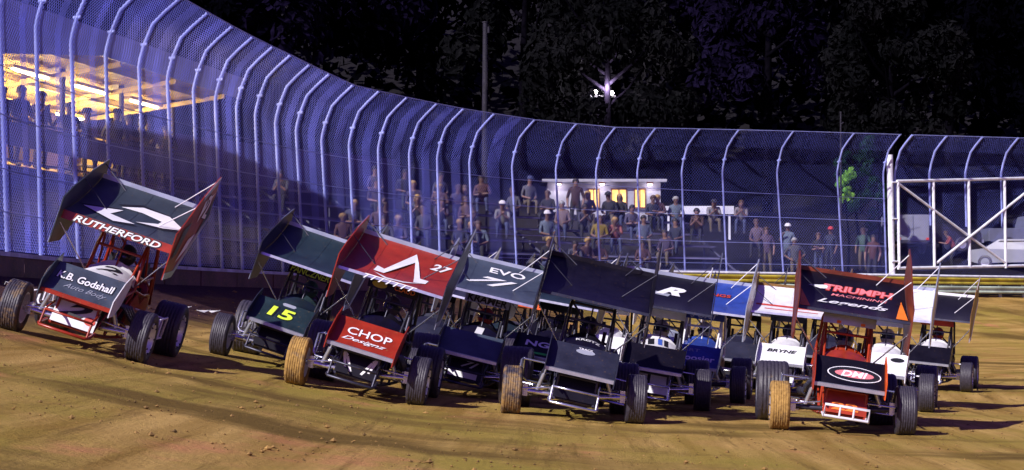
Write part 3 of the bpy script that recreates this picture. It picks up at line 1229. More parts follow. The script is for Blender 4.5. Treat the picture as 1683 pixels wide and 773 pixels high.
def hood_surf(u, v):
    f = v / 0.95
    z = 0.86 + 0.24 * f - 0.9 * u * u
    return Vector((u, 0.0 + 0.95 * f, z)), Vector((1.8 * u, -0.25, 1)).normalized()


SURF = dict(wing=wing_surf, nose=nose_surf, panel=panel_surf, visor=visor_surf, lip=lip_surf, side=side_surf, hood=hood_surf)

rim_m = paint('bright_rim', (0.70, 0.72, 0.84), 0.3, 0.35, 0.15, 6.0, dirt=0.15)
alu = paint('polished_aluminium', (0.62, 0.64, 0.72), 0.28, 0.75, 0.2, 8.0, dirt=0.12)
chrome = paint('chrome_tube', (0.70, 0.72, 0.82), 0.22, 0.9, 0.15, 8.0)
steel = paint('dark_steel', (0.06, 0.06, 0.09), 0.4, 0.6, 0.3, 8.0, dirt=0.15)
black_part = paint('black_parts', (0.016, 0.016, 0.026), 0.45, 0, 0.3, 8.0, dirt=0.12)
white_tube = paint('white_tube', (0.72, 0.72, 0.80), 0.4, 0, 0.2, 6.0, dirt=0.1)
radi_m = paint('radiator_core', (0.05, 0.055, 0.09), 0.35, 0.7, 0.6, 40.0)
P = paint
COLS = {
    'red': P('red_paint', (0.31, 0.026, 0.010), 0.32, 0, 0.25, 5, dirt=0.18),
    'orange': P('orange_paint', (0.72, 0.10, 0.012), 0.32, 0, 0.25, 5, dirt=0.15),
    'maroon': P('maroon_paint', (0.15, 0.026, 0.010), 0.35, 0, 0.4, 4, dirt=0.15),
    'brick': P('deep_orange_paint', (0.36, 0.035, 0.010), 0.32, 0, 0.3, 5, dirt=0.15),
    'silverblue': P('silver_blue_paint', (0.085, 0.105, 0.15), 0.33, 0.35, 0.35, 3, dirt=0.15),
    'slate': P('slate_paint', (0.050, 0.066, 0.085), 0.35, 0.25, 0.3, 3, dirt=0.12),
    'teal': P('dark_teal_paint', (0.018, 0.036, 0.046), 0.38, 0.1, 0.4, 3, dirt=0.15),
    'steel7': P('blue_grey_paint', (0.060, 0.080, 0.120), 0.35, 0.2, 0.3, 3, dirt=0.12),
    'black': P('black_paint', (0.007, 0.006, 0.012), 0.34, 0, 0.4, 4, dirt=0.06, spec=0.25),
    'char': P('charcoal_paint', (0.030, 0.032, 0.058), 0.35, 0.2, 0.35, 4, dirt=0.12),
    'white': P('white_paint', (0.74, 0.74, 0.80), 0.35, 0, 0.15, 5, dirt=0.10),
    'blue': P('blue_paint', (0.022, 0.055, 0.30), 0.35, 0, 0.3, 4, dirt=0.10),
    'silver': P('silver_paint', (0.42, 0.46, 0.60), 0.3, 0.4, 0.2, 4, dirt=0.12),
    'brown': P('brown_paint', (0.20, 0.10, 0.02), 0.4, 0, 0.3, 4, dirt=0.2),
    'lettw': P('white_print', (0.80, 0.80, 0.86), 0.5, 0, 0.08, 5),
    'lettk': P('black_print', (0.010, 0.010, 0.015), 0.5, 0, 0.1, 5),
    'neon': P('neon_print', (0.68, 0.90, 0.06), 0.5, 0, 0.08, 5),
    'yellow': P('yellow_print', (0.55, 0.48, 0.03), 0.5, 0, 0.1, 5),
    'redp': P('red_print', (0.55, 0.05, 0.03), 0.5, 0, 0.1, 5),
    'pink': P('pink_print', (0.75, 0.22, 0.25), 0.5, 0, 0.15, 5),
    'orp': P('orange_print', (0.85, 0.20, 0.02), 0.5, 0, 0.1, 5),
    'grn': P('green_print', (0.05, 0.65, 0.08), 0.5, 0, 0.1, 5),
    'bluep': P('blue_print', (0.05, 0.12, 0.55), 0.5, 0, 0.1, 5),
    'greyp': P('grey_print', (0.30, 0.32, 0.40), 0.5, 0, 0.1, 5),
}


def tyre_mb(r, w, seg=48):
    h = w / 2
    prof = [(-h * .80, r * .60), (-h * .98, r * .72), (-h, r * .84), (-h * .93, r * .945), (-h * .84, r * .985)]
    ribs = 7
    for i in range(ribs):
        a = -h * .80 + i * (h * 1.6 / ribs)
        b = a + h * 1.6 / ribs
        g = (b - a) * .16
        prof += [(a + g, r * .989), (a + g * 1.2, r), (b - g * 1.2, r), (b - g, r * .989)]
    prof += [(h * .84, r * .985), (h * .93, r * .945), (h, r * .84), (h * .98, r * .72), (h * .80, r * .60)]

    def cut(j, k, rr):                              # cross cuts in the tread blocks
        return rr * .985 if rr > r * .99 and (k + (j // 4) * 2) % 4 == 0 else rr
    return MB().lathe(prof, (0, 0, 0), 'x', seg, rfn=cut)


def rim_mb(r, w, out, cover=False):
    """rim seen from the outside (out = +1 faces +x)"""
    h = w / 2
    mb = MB()
    rr = r * .62
    prof = [(h * .86, rr), (h * .94, rr * .97), (h * .86, rr * .90), (h * .45, rr * .82), (h * .25, rr * .45), (h * .32, rr * .30), (h * .55, rr * .28), (h * .58, rr * .10), (h * .58, 0.001)]
    if cover:
        prof = [(h * .86, rr), (h * .94, rr * .97), (h * .92, rr * .90), (h * .97, rr * .5), (h * 1.0, 0.001)]
    mb.lathe([(a * out, b) for a, b in prof], (0, 0, 0), 'x', 28)
    mb.lathe([(a * -out, b) for a, b in [(h * .86, rr), (h * .80, rr * .9), (h * .1, rr * .8), (0, .05)]], (0, 0, 0), 'x', 20)
    return mb


def bolts_mb(r, w, out):
    mb = MB()
    for k in range(8):
        a = k * math.pi / 4
        c = Vector((out * w / 2 * .90, math.cos(a) * r * .58, math.sin(a) * r * .58))
        mb.tube([c, c + Vector((out * .02, 0, 0))], .012, 5)
    return mb


def frame_mb():
    mb = MB()
    for s in (-1, 1):
        mb.tube([(s * .27, -.42, .24), (s * .29, .3, .20), (s * .33, 1.0, .20), (s * .36, 1.9, .22), (s * .30, 2.45, .34)], .022)
        mb.tube([(s * .26, -.30, .56), (s * .29, .3, .66), (s * .35, .98, .86), (s * .38, 1.5, .80), (s * .36, 1.95, .82), (s * .28, 2.5, .62)], .022)
        for y, z0, z1, x0, x1 in ((-.30, .23, .56, .27, .26), (.35, .20, .67, .29, .29), (.95, .20, .85, .33, .35), (1.9, .22, .81, .36, .36)):
            mb.tube([(s * x0, y, z0), (s * x1, y, z1)], .018)
        mb.tube([(s * .29, .35, .22), (s * .35, .93, .82)], .016)
        mb.tube([(s * .27, -.28, .26), (s * .29, .33, .64)], .016)
    for y, z, x in ((-.30, .24, .27), (-.30, .56, .26), (.35, .67, .29), (.98, .86, .35), (1.9, .22, .36)):
        mb.tube([(-x, y, z), (x, y, z)], .018)
    return mb


def cage_mb():
    mb = MB()
    for s in (-1, 1):
        mb.tube([(s * .35, .98, .86), (s * .335, 1.03, 1.32), (s * .31, 1.10, 1.54), (s * .30, 1.2, 1.59), (s * .30, 1.66, 1.61), (s * .32, 1.76, 1.54), (s * .37, 1.95, .82)], .024)
        mb.tube([(s * .345, 1.0, 1.05), (s * .34, 1.5, 1.0), (s * .36, 1.86, 1.06)], .02)
        mb.tube([(s * .31, 1.12, 1.54), (s * .34, 1.5, 1.02)], .016)
        mb.tube([(s * .33, 1.76, 1.52), (s * .33, 2.42, .66)], .02)
        mb.tube([(s * .30, .62, .78), (s * .315, 1.08, 1.50)], .018)
    for y, z, x in ((1.12, 1.55, .31), (1.70, 1.60, .30), (1.03, 1.32, .335), (1.9, 1.06, .36)):
        mb.tube([(-x, y, z), (x, y, z)], .02)
    mb.tube([(0, .97, .90), (0, 1.02, 1.1), (0, 1.12, 1.55)], .012)
    mb.tube([(-.30, 1.2, 1.59), (.30, 1.66, 1.61)], .016)
    mb.tube([(-.31, 1.74, 1.56), (.36, 1.92, .9)], .016)
    return mb


def bumper_mb(kind):
    mb = MB()
    if kind == 0:
        mb.tube([(-.29, -.38, .24), (-.29, -.74, .21), (-.29, -.76, .37), (.29, -.76, .37), (.29, -.74, .21), (.29, -.38, .24)], .018)
        mb.tube([(-.29, -.75, .22), (.29, -.75, .22)], .018)
        for x in (-.09, .09):
            mb.tube([(x, -.755, .22), (x, -.76, .37)], .014)
    else:
        mb.tube([(-.32, -.36, .26), (-.33, -.68, .21), (-.30, -.76, .20), (.30, -.76, .20), (.33, -.68, .21), (.32, -.36, .26)], .020)
        mb.tube([(-.30, -.36, .50), (-.30, -.68, .40), (.30, -.68, .40), (.30, -.36, .50)], .016)
        for x in (-.31, .31):
            mb.tube([(x, -.70, .21), (x, -.66, .40)], .016)
    return mb


def nerf_mb(s):
    mb = MB()
    mb.tube([(s * .33, .72, .30), (s * .76, .80, .30), (s * .82, .90, .34), (s * .82, .92, .60), (s * .80, 1.50, .62), (s * .78, 1.56, .34), (s * .70, 1.64, .30), (s * .36, 1.70, .30)], .017)
    mb.tube([(s * .82, .91, .33), (s * .79, 1.54, .33)], .015)
    mb.tube([(s * .815, 1.15, .33), (s * .81, 1.15, .61)], .014)
    mb.tube([(s * .37, 1.2, .62), (s * .81, 1.2, .615)], .014)
    return mb


def engine_mb():
    mb = MB()
    mb.box((0, .58, .50), (.44, .62, .40))
    for s in (-1, 1):
        M = Matrix.Rotation(R(35 * s), 3, 'Y')
        mb.box((s * .22, .58, .72), (.16, .60, .14), M)
    mb.lathe([(0, .001), (0, .15), (.06, .15), (.06, .001)], (0, .20, .50), 'y', 16)
    mb.box((0, -.05, .42), (.46, .10, .34))
    return mb


def header_mb(s):
    mb = MB()
    for k in range(4):
        y = .34 + .15 * k
        mb.tube([(s * .27, y, .66), (s * .42, y + .02, .64), (s * .49, y + .16, .52), (s * .48, .98 + .02 * k, .44)], .024, 8)
    mb.tube([(s * .48, .98, .45), (s * .49, 1.25, .43), (s * .50, 1.75, .42)], [.05, .055, .055], 10)
    return mb


def stacks_mb():
    mb = MB()
    for s in (-1, 1):
        for k in range(4):
            mb.tube([(s * .09, .36 + .13 * k, .70), (s * .10, .36 + .13 * k, .84), (s * .10, .36 + .13 * k, .87)], [.032, .032, .042], 8)
    return mb


def tail_mb():
    n, m = 16, 9
    vs, fs = [], []
    for j in range(m + 1):
        t = j / m
        y = 1.98 + .95 * t
        k = math.sqrt(max(0.02, 1 - t ** 2.6))
        for i in range(n):
            a = 2 * math.pi * i / n
            ca, sa = math.cos(a), math.sin(a)
            x = math.copysign(abs(ca) ** .6, ca) * .34 * k
            z = .72 + .10 * t + math.copysign(abs(sa) ** .6, sa) * .27 * k
            vs.append((x, y, z))
    for j in range(m):
        for i in range(n):
            i2 = (i + 1) % n
            fs.append((j * n + i, j * n + i2, (j + 1) * n + i2, (j + 1) * n + i))
    fs += [tuple(reversed(range(n))), tuple(m * n + i for i in range(n))]
    return MB().add(vs, fs, True)


def suspension_mb(s):
    mb = MB()
    mb.tube([(s * .60, .02, .40), (s * .34, .62, .42)], .014)
    mb.tube([(s * .60, .02, .28), (s * .34, .72, .28)], .014)
    mb.tube([(s * .70, -.10, .36), (s * .30, -.08, .40)], .012)
    mb.box((s * .66, 0, .34), (.07, .12, .16))
    return mb


def shock_mb(s):
    mb = MB()
    mb.tube([(s * .50, -.06, .36), (s * .42, -.10, .58)], .028, 10)
    mb.tube([(s * .42, -.10, .58), (s * .36, -.13, .74)], .014, 8)
    mb.lathe([(0, .045), (.02, .045)], (s * .50, -.06, .36), 'z', 10)
    return mb


def board_mb(s):
    zm, zt = (2.36, 2.70) if s > 0 else (2.22, 2.44)     # the board on the car's left is the taller one
    poly = [(.28, 1.15), (.26, 1.78), (.62, 1.96), (1.30, zm), (2.04, zt), (2.12, 2.06), (1.50, 1.70), (.80, 1.20)]
    return MB().prism(poly, 'x', s * .774, s * .788)


def board_edge_mb(s):
    """pale reinforcing strips riveted along the outer face of a side board"""
    mb = MB()
    x0, x1 = s * .7885, s * .7945
    mb.prism([(.28, 1.15), (.80, 1.20), (1.50, 1.70), (2.12, 2.06), (2.11, 2.14), (1.47, 1.79), (.78, 1.29), (.28, 1.24)], 'x', x0, x1)
    zm, zt = (2.36, 2.70) if s > 0 else (2.22, 2.44)
    mb.prism([(1.30, zm), (2.04, zt), (2.05, zt - .07), (1.32, zm - .07)], 'x', x0, x1)
    return mb


def seat_mb():
    mb = MB()
    mb.sheet(lambda u, v: (-.26 + .52 * u, 1.42 + .34 * min(1, v * 2) + .10 * max(0, v * 2 - 1), .40 + .04 * abs(u - .5) + .75 * max(0, v - .4)), 6, 8, .03)
    mb.box((-.25, 1.78, 1.12), (.05, .16, .22))
    mb.box((.25, 1.78, 1.12), (.05, .16, .22))
    return mb


def steer_mb():
    mb = MB()
    c = Vector((0, 1.14, .92))
    ax = Vector((0, -.45, 1)).normalized()
    a = Vector((1, 0, 0)); b = ax.cross(a)
    mb.tube([c + (a * math.cos(t) + b * math.sin(t)) * .17 for t in np.linspace(0, 6.283, 21)[:-1]], .016, 6, closed=True)
    for t in (0, 2.09, 4.19):
        mb.tube([c, c + (a * math.cos(t) + b * math.sin(t)) * .17], .012, 5)
    mb.tube([c, c + Vector((0, -.3, -.18))], .016, 6)
    return mb


def quad_uv(corners):
    """photo-zoom pixel -> metres on the top wing, from its 4 corners (rear-left, rear-right, front-right, front-left)"""
    RL, RR_, FR, FL_ = [Vector(c) for c in corners]

    def f(p):
        p = Vector(p)
        u, v = .5, .5
        for _ in range(30):
            q = (FL_.lerp(FR, u)).lerp(RL.lerp(RR_, u), v)
            du = (FR - FL_) * (1 - v) + (RR_ - RL) * v
            dv = RL.lerp(RR_, u) - FL_.lerp(FR, u)
            e = p - q
            det = du.x * dv.y - du.y * dv.x
            u += (e.x * dv.y - e.y * dv.x) / det
            v += (du.x * e.y - du.y * e.x) / det
        return ((u - .5) * 2 * WING_HALF, v * CHORD)
    return f


def car_matrix(px, Y, yaw):
    X = (px - W0 / 2) * Y / FPX
    Rz = Matrix.Rotation(R(yaw), 2)
    c = Vector((X, Y))

    def g(x, y):
        q = c + Rz @ Vector((x, y))
        return Vector((q.x, q.y, gz(q.x, q.y)))
    fl, fr, bl, br = g(-.84, 0), g(.84, 0), g(-.84, 2.25), g(.80, 2.25)
    xa = ((fr - fl).normalized() + (br - bl).normalized()).normalized()
    ya = ((bl - fl) + (br - fr)).normalized()
    za = xa.cross(ya).normalized()
    ya = za.cross(xa).normalized()
    o = (fl + fr + bl + br) / 4 - ya * 1.125
    return Matrix(((xa.x, ya.x, za.x, o.x), (xa.y, ya.y, za.y, o.y), (xa.z, ya.z, za.z, o.z), (0, 0, 0, 1)))


GROUP = 'winged sprint cars racing in a pack'


def build_car(px, Y, yaw, roll, label, wing='black', board=None, boardr=None, nose=None, plate=None, hood=None, frame='steel', panel='black',
              lip=None, lipc=None, visor=None, side='black', texts=(), decals=(), mud=(0.30, 0.06, 0.02, 0.02), bumper=0, nerf=None, brace='white', rock=None, steer=0, tailc=None, edge=None, edge2=None, bumperc=None):
    M = car_matrix(px, Y, yaw)
    root = empty('sprint_car', M=M)
    tag(root, label, 'race car', GROUP)
    C = lambda k: COLS.get(k) or dict(steel=steel, chrome=chrome, alu=alu, whitet=white_tube, blackp=black_part)[k]
    nose = nose or wing
    board = board or wing
    boardr = boardr or board
    plate = plate or nose
    hood = hood or nose
    B = Matrix.Translation((0, 0, .25)) @ Matrix.Rotation(R(roll), 4, 'Y') @ Matrix.Translation((0, 0, -.25))

    def body(name, key, fn, m):
        return link(name, cached(key, fn), m, root, B)
    # running gear stays flat on the track
    for nm, x, y, r, w, out, md in (('front', -.84, 0, .335, .27, -1, mud[0]), ('front', .84, 0, .335, .27, 1, mud[1]), ('rear', -.86, 2.25, .445, .47, -1, mud[2]), ('rear', .74, 2.25, .385, .40, 1, mud[3])):
        key = '%s%.2f' % (nm, r)
        st = Matrix.Rotation(R(steer if nm == 'front' else 0), 4, 'Z')
        wh = link('wheel', cached('tyre' + key, lambda: tyre_mb(r, w)), MATS['tyre'], root, Matrix.Translation((x, y, r - .012)) @ st @ Matrix.Rotation(random.uniform(0, 6), 4, 'X'))
        wh.color = (md, 0, 0, 1)
        link('rim', cached('rim%s%d' % (key, out), lambda: rim_mb(r, w, out, nm == 'rear' and out < 0)), rim_m, wh)
        link('wheel_bolts', cached('bolts%s%d' % (key, out), lambda: bolts_mb(r, w, out)), steel, wh)['kind'] = 'stuff'
    link('front_axle', cached('front_axle', lambda: MB().tube([(-.74, 0, .33), (-.3, -.02, .31), (.3, -.02, .31), (.74, 0, .33)], .036, 10)), chrome if bumper else steel, root)
    link('rear_axle', cached('rear_axle', lambda: MB().tube([(-.7, 2.25, .43), (.6, 2.25, .38)], .05, 10).lathe([(-.14, .02), (-.12, .14), (.12, .14), (.14, .02)], (0, 2.25, .41), 'x', 14)), steel, root)
    link('tie_rod', cached('tie_rod', lambda: MB().tube([(-.68, .16, .30), (.68, .16, .30)], .013, 6)), chrome, root)
    for s in (-1, 1):
        link('radius_rods', cached('susp%d' % s, lambda: suspension_mb(s)), chrome, root)
        link('shock_absorber', cached('shock%d' % s, lambda: shock_mb(s)), alu, root)
    # sprung body, leaning
    body('frame', 'frame', frame_mb, C(frame))
    body('roll_cage', 'cage', cage_mb, C(frame))
    body('front_bumper', 'bumper%d' % bumper, lambda: bumper_mb(bumper), C(bumperc) if bumperc else chrome if bumper else white_tube)
    for s in (-1, 1):
        body('nerf_bar', 'nerf%d' % s, lambda: nerf_mb(s), C(nerf) if nerf else chrome)
        body('exhaust_header', 'head%d' % s, lambda: header_mb(s), steel)
        sp = body('side_panel', 'sidep%d' % s, lambda: MB().prism([(.72, .34), (1.92, .30), (1.94, .74), (1.60, .78), (1.35, .68), (1.05, .84), (.80, .70)], 'x', s * .385, s * .40), C(side))
    body('engine', 'engine', engine_mb, steel)
    body('injector_stacks', 'stacks', stacks_mb, alu)
    body('radiator', 'radi', lambda: MB().box((0, -.20, .42), (.50, .06, .32)), radi_m)
    body('tail_tank', 'tail', tail_mb, C(tailc or side))
    body('seat', 'seat', seat_mb, black_part)
    body('steering_wheel', 'steer', steer_mb, black_part)
    hd = body('hood', 'hood', lambda: MB().sheet(lambda u, v: hood_surf(-.31 + .62 * u, .95 * v)[0], 10, 8, .012), C(hood))
    cowl = body('cowl', 'cowl', lambda: MB().sheet(lambda u, v: (-.33 + .66 * u, .96 + .10 * v, 1.02 + .09 * v + .06 * math.sin(math.pi * u) * v - .12 * abs(2 * u - 1) ** 2), 10, 4, .012), C(hood))
    pn = body('nose_panel', 'npanel', lambda: MB().sheet(lambda u, v: panel_surf(-.29 + .58 * u, .36 * v)[0], 4, 4, .01), C(panel))
    # front wing
    nw = body('front_wing', 'nwing', lambda: MB().sheet(lambda u, v: nose_surf(-.465 + .93 * u, .64 * v)[0], 4, 8, .016), C(nose))
    link('wing_lip', cached('nlip', lambda: MB().prism([(-.60, .59), (-.575, .59), (-.572, .645), (-.60, .635)], 'x', -.464, .464)), alu if lipc is None else C(lipc), nw)
    for s in (-1, 1):
        link('end_plate', cached('nplate%d' % s, lambda: MB().prism([(-.66, .53), (-.65, .74), (-.30, .98), (.0, 1.10), (.04, .94), (-.16, .70), (-.40, .55)], 'x', s * .467, s * .479)), C(plate) if s < 0 else C(edge2 or plate), nw)
        link('wing_stay', cached('nstay%d' % s, lambda: MB().tube([(s * .27, -.30, .56), (s * .27, -.28, .78)], .012, 6)), steel, nw)
    # top wing
    wg = body('top_wing', 'wing', lambda: MB().sheet(lambda u, v: wing_surf(-WING_HALF + 2 * WING_HALF * u, CHORD * v)[0], 6, 14, .02), C(wing))
    link('leading_edge', cached('lead%d' % bool(lip), lambda: MB().sheet(lambda u, v: lip_surf(-WING_HALF + 2 * WING_HALF * u, (.115 if lip else .04) * v + (0 if lip else .075))[0], 6, 2, .02)), C(lip) if lip else C('char') if wing == 'black' else alu, wg)
    link('rib_strips', cached('ribs', ribs_mb), C(wing), wg)['kind'] = 'stuff'
    link('trailing_strip', cached('trail', lambda: MB().box((0, WING_Y0 + WING_LEN, WING_Z0 + WING_RISE + .02), (2 * WING_HALF - .01, .02, .07))), C(edge) if edge else C(wing), wg)
    for s in (-1, 1):
        sbm = C(boardr if s < 0 else board)
        link('side_board', cached('board%d' % s, lambda: board_mb(s)), sbm, wg)
        link('board_strip', cached('bedge%d' % s, lambda: board_edge_mb(s)), alu if edge is None else C(edge), wg)
        for f, yy, zz in (((.40, 1.05, 2.18), (.90, 1.88, 2.60)) if s > 0 else ((.40, 1.05, 2.08), (.90, 1.88, 2.36))):
            p, n = wing_surf(s * .36, f * CHORD)
            key = 'brace%d%.2f' % (s, f)
            link('brace', cached(key, lambda: MB().tube([p, (s * .773, yy, zz)], .008, 6)), C('whitet') if (s > 0 and brace == 'white') else steel, wg)
        for y0, z0, f in ((1.14, 1.56, .46), (1.74, 1.56, .86)):
            p, n = wing_surf(s * .27, f * CHORD)
            body('wing_post', 'wpost%d%.2f' % (s, f), lambda: MB().tube([(s * .29, y0, z0), p - n * .02], .018, 8), chrome)
        # stays from the frame up to the side boards
        body('wing_stay', 'wstay%d' % s, lambda: MB().tube([(s * .34, .98, .90), (s * .773, .48, 1.44)], .011, 6), chrome)
    body('wing_slider', 'slider', lambda: MB().tube([(0, 1.68, 1.60), (0, 1.36, 1.86)], .022, 8), chrome)
    vs = None
    if visor:
        vs = body('visor', 'visor', lambda: MB().sheet(lambda u, v: visor_surf(-.37 + .74 * u, .15 * v)[0], 8, 2, .012), C(visor))
    if rock:
        body('rock_screen', 'rock', lambda: rock_mb(), steel)
    hosts = dict(wing=wg, nose=nw, panel=pn, visor=vs, lip=wg, side=wg, hood=hd)
    for (sf, s, cu, cv, w, h, m, bold, shear, *rest) in texts:
        ol = rest[0] if rest else None
        if ol:
            lettering('lettering_outline', s, SURF[sf], cu, cv, w + .03, h + .03, COLS[ol], hosts[sf], bold + .05, shear, .005)
        lettering('lettering', s, SURF[sf], cu, cv, w, h, COLS[m], hosts[sf], bold, shear, .009)
    for sf, polys, m, off in decals:
        decal('emblem', polys, SURF[sf], COLS[m], hosts[sf], off)
    return root, M @ B


def ribs_mb():
    """raised seams and rivet heads of the sheet metal on the top wing"""
    mb = MB()
    for u in (-.745, -.38, 0.0, .38, .745):
        mb.sheet(lambda a, b: wing_surf(u - .006 + .012 * a, .02 + (CHORD - .04) * b)[0] + wing_surf(u, CHORD * b)[1] * .0035, 1, 10, .003, smooth=False)
    for v in (.06, .55, 1.05, 1.54):
        for k in range(25):
            p, n = wing_surf(-.72 + .06 * k, v)
            q = p + n * .004
            mb.add([q + Vector((.006, 0, 0)), q + Vector((0, .006, .002)), q - Vector((.006, 0, 0)), q - Vector((0, .006, .002)), q + n * .004], [(0, 1, 4), (1, 2, 4), (2, 3, 4), (3, 0, 4)])
    return mb


def rock_mb():
    mb = MB()
    for k in range(5):
        x = -.26 + .13 * k
        mb.tube([(x, .99, 1.10), (x, 1.08, 1.50)], .006, 4)
    return mb


def ell(cx, cy, rx, ry, n=28):
    return [(cx + rx * math.cos(2 * math.pi * k / n), cy + ry * math.sin(2 * math.pi * k / n)) for k in range(n)]


CARS = []
q2 = quad_uv([(375, 75), (650, 185), (605, 300), (270, 170)])
A2 = [(325, 148), (440, 168), (404, 178), (478, 216), (415, 207)]
B2 = [(432, 157), (492, 163), (565, 193), (614, 237), (556, 229), (478, 207), (540, 214), (548, 207), (492, 178)]
grow = lambda poly, k: [(sum(p[0] for p in poly) / len(poly) + (x - sum(p[0] for p in poly) / len(poly)) * k, sum(p[1] for p in poly) / len(poly) + (y - sum(p[1] for p in poly) / len(poly)) * (k + .12)) for x, y in poly]
CARS.append(build_car(122, 23.6, 0, 4.5, 'dark car with red frame and white 2 on its wing, leftmost by the wall', wing='slate', board='red', boardr='slate', nose='silverblue', plate='slate', edge2='white',
    frame='red', panel='white', lip='red', lipc='red', side='red', hood='white', edge='silver', nerf='whitet', mud=(.22, .03, .04, .02), bumper=1, bumperc='red',
    texts=[('lip', 'RUTHERFORD', 0, .055, 1.20, .085, 'lettw', .02, .3, 'lettk'), ('nose', 'K.B. Godshall', -.02, .40, .74, .15, 'lettw', .02, 0, 'lettk'), ('nose', 'Auto Body', .04, .20, .56, .13, 'greyp', 0, .4),
           ('panel', '2', -.02, .22, .42, .20, 'lettk', .04, .5), ('side', '2', 1.66, 2.24, .30, .34, 'lettw', .02, .2, 'lettk'), ('hood', '2', .0, .72, .3, .25, 'lettk', .02, .2)],
    decals=[('wing', [[q2(p) for p in grow(A2, 1.12)], [q2(p) for p in grow(B2, 1.10)]], 'lettk', .005), ('wing', [[q2(p) for p in A2], [q2(p) for p in B2]], 'lettw', .009),
            ('panel', [ell(.20, .13, .075, .055)], 'redp', .006),
            ('side', [[(1.30, 1.98), (1.46, 2.30), (1.98, 2.46), (1.70, 2.28)], [(.70, 1.40), (1.20, 1.62), (1.46, 1.84), (1.10, 1.74)]], 'lettw', .003), ('side', [[(.35, 1.42), (.62, 1.52), (.98, 1.98), (.60, 1.86)], [(1.52, 1.80), (2.04, 2.14), (2.02, 2.40), (1.80, 2.12)]], 'slate', .004)]))
CARS.append(build_car(447, 28.5, -3, 8, 'dark teal car with neon yellow 15 on its nose wing', brace='dark', wing='teal', nose='teal', board='char', boardr='char', plate='char', visor='black', panel='black', bumper=1, edge='silver', hood='teal',
    texts=[('nose', '15', -.02, .36, .40, .26, 'neon', .03, .1, 'lettk'), ('visor', 'PANCZNER', 0, .075, .66, .11, 'neon', .02, .2)], mud=(.04, .02, .02, .02), bumperc='steel',
    decals=[('nose', [[(-.05, .56), (.12, .56), (.15, .60), (.12, .63), (-.05, .63), (-.08, .60)]], 'greyp', .006)]))
qb = quad_uv([(175, 130), (890, 235), (860, 500), (95, 340)])
EL = [(572, 218), (582, 262), (405, 356), (330, 340), (345, 302), (398, 322)]
ER = [(572, 218), (605, 262), (655, 364), (718, 375), (705, 402), (622, 402), (614, 362), (582, 262)]
EA = [(335, 352), (440, 395), (560, 410), (690, 404), (560, 421), (430, 408)]
W1 = [[(-.27, .33), (-.22, .33), (-.15, .09), (-.18, .09)], [(-.19, .22), (-.16, .25), (-.06, .05), (-.09, .04)], [(-.21, .30), (-.17, .27), (-.18, .20)]]
W2 = [[(-x, y) for x, y in reversed(p)] for p in W1]
CARS.append(build_car(585, 25.0, -3, 7.5, 'red winged car with white arrowhead emblem and 27 on its wing', wing='red', nose='red', board='char', boardr='red', plate='red', visor='black', panel='black', bumper=1, edge='silver', hood='black',
    texts=[('nose', 'CHOP', .03, .38, .62, .16, 'lettw', .01, 0), ('nose', 'Designz', .0, .19, .62, .11, 'lettw', .01, .5), ('wing', '27', .52, 1.18, .30, .24, 'lettw', .03, .3), ('lip', 'TTTTTTT', .0, .085, .78, .07, 'lettw', .01, .5),
           ('visor', 'CLAUD', .17, .085, .30, .07, 'orp', .02, .0)],
    decals=[('wing', [[qb(p) for p in EL], [qb(p) for p in ER], [qb(p) for p in EA]], 'lettw', .008), ('panel', W1 + W2, 'lettw', .006), ('visor', [ell(-.2, .07, .11, .05)], 'yellow', .006)], mud=(.46, .04, .03, .03), brace='dark', bumperc='steel'))
CARS.append(build_car(762, 28.7, -3, 8, 'blue grey car with white 71 on its wing and a pale lettered visor', wing='steel7', nose='steel7', board='char', boardr='silver', plate='char', visor='silver', panel='black', bumper=1, edge='silver', hood='black',
    texts=[('wing', 'EVO', .18, 1.30, .60, .20, 'lettw', .02, .0), ('wing', '71', -.02, .80, .82, .42, 'lettw', .03, .8), ('visor', 'KRAMER', 0, .075, .66, .12, 'lettk', .03, .1), ('panel', '71', .06, .25, .30, .12, 'lettw', .03, .7)], mud=(.1, .02, .02, .02), bumperc='steel',
    decals=[('panel', [[(-.26, .02), (.20, .02), (.20, .11), (-.26, .11)]], 'lettw', .006), ('hood', [[(-.05, .35), (.07, .35), (.07, .85), (-.05, .85)]], 'lettw', .006)]))
CARS.append(build_car(941, 24.8, -2, 8.5, 'all black winged car with plain charcoal nose wing in the centre of the pack', brace='dark', wing='black', nose='char', board='black', boardr='black', plate='char', panel='black', bumper=1, hood='black', frame='steel',
    texts=[('nose', 'TRACK', .02, .57, .2, .035, 'lettw', .01, 0), ('hood', 'KREITZ', .03, .80, .34, .10, 'lettw', .02, 0)], decals=[('nose', [ell(.02, .52, .13, .05)], 'greyp', .005)], mud=(.30, .02, .02, .02), steer=2))
CARS.append(build_car(885, 32.0, -9, 6, 'dark car with bright green stripe half hidden behind the black car', wing='teal', nose='black', board='char', hood='black', panel='black', visor='teal', bumper=1,
    texts=[('nose', 'NGR', .0, .40, .62, .16, 'lettw', .03, 0)], decals=[('nose', [[(-.42, .10), (.42, .10), (.42, .16), (-.42, .16)]], 'grn', .006)]))
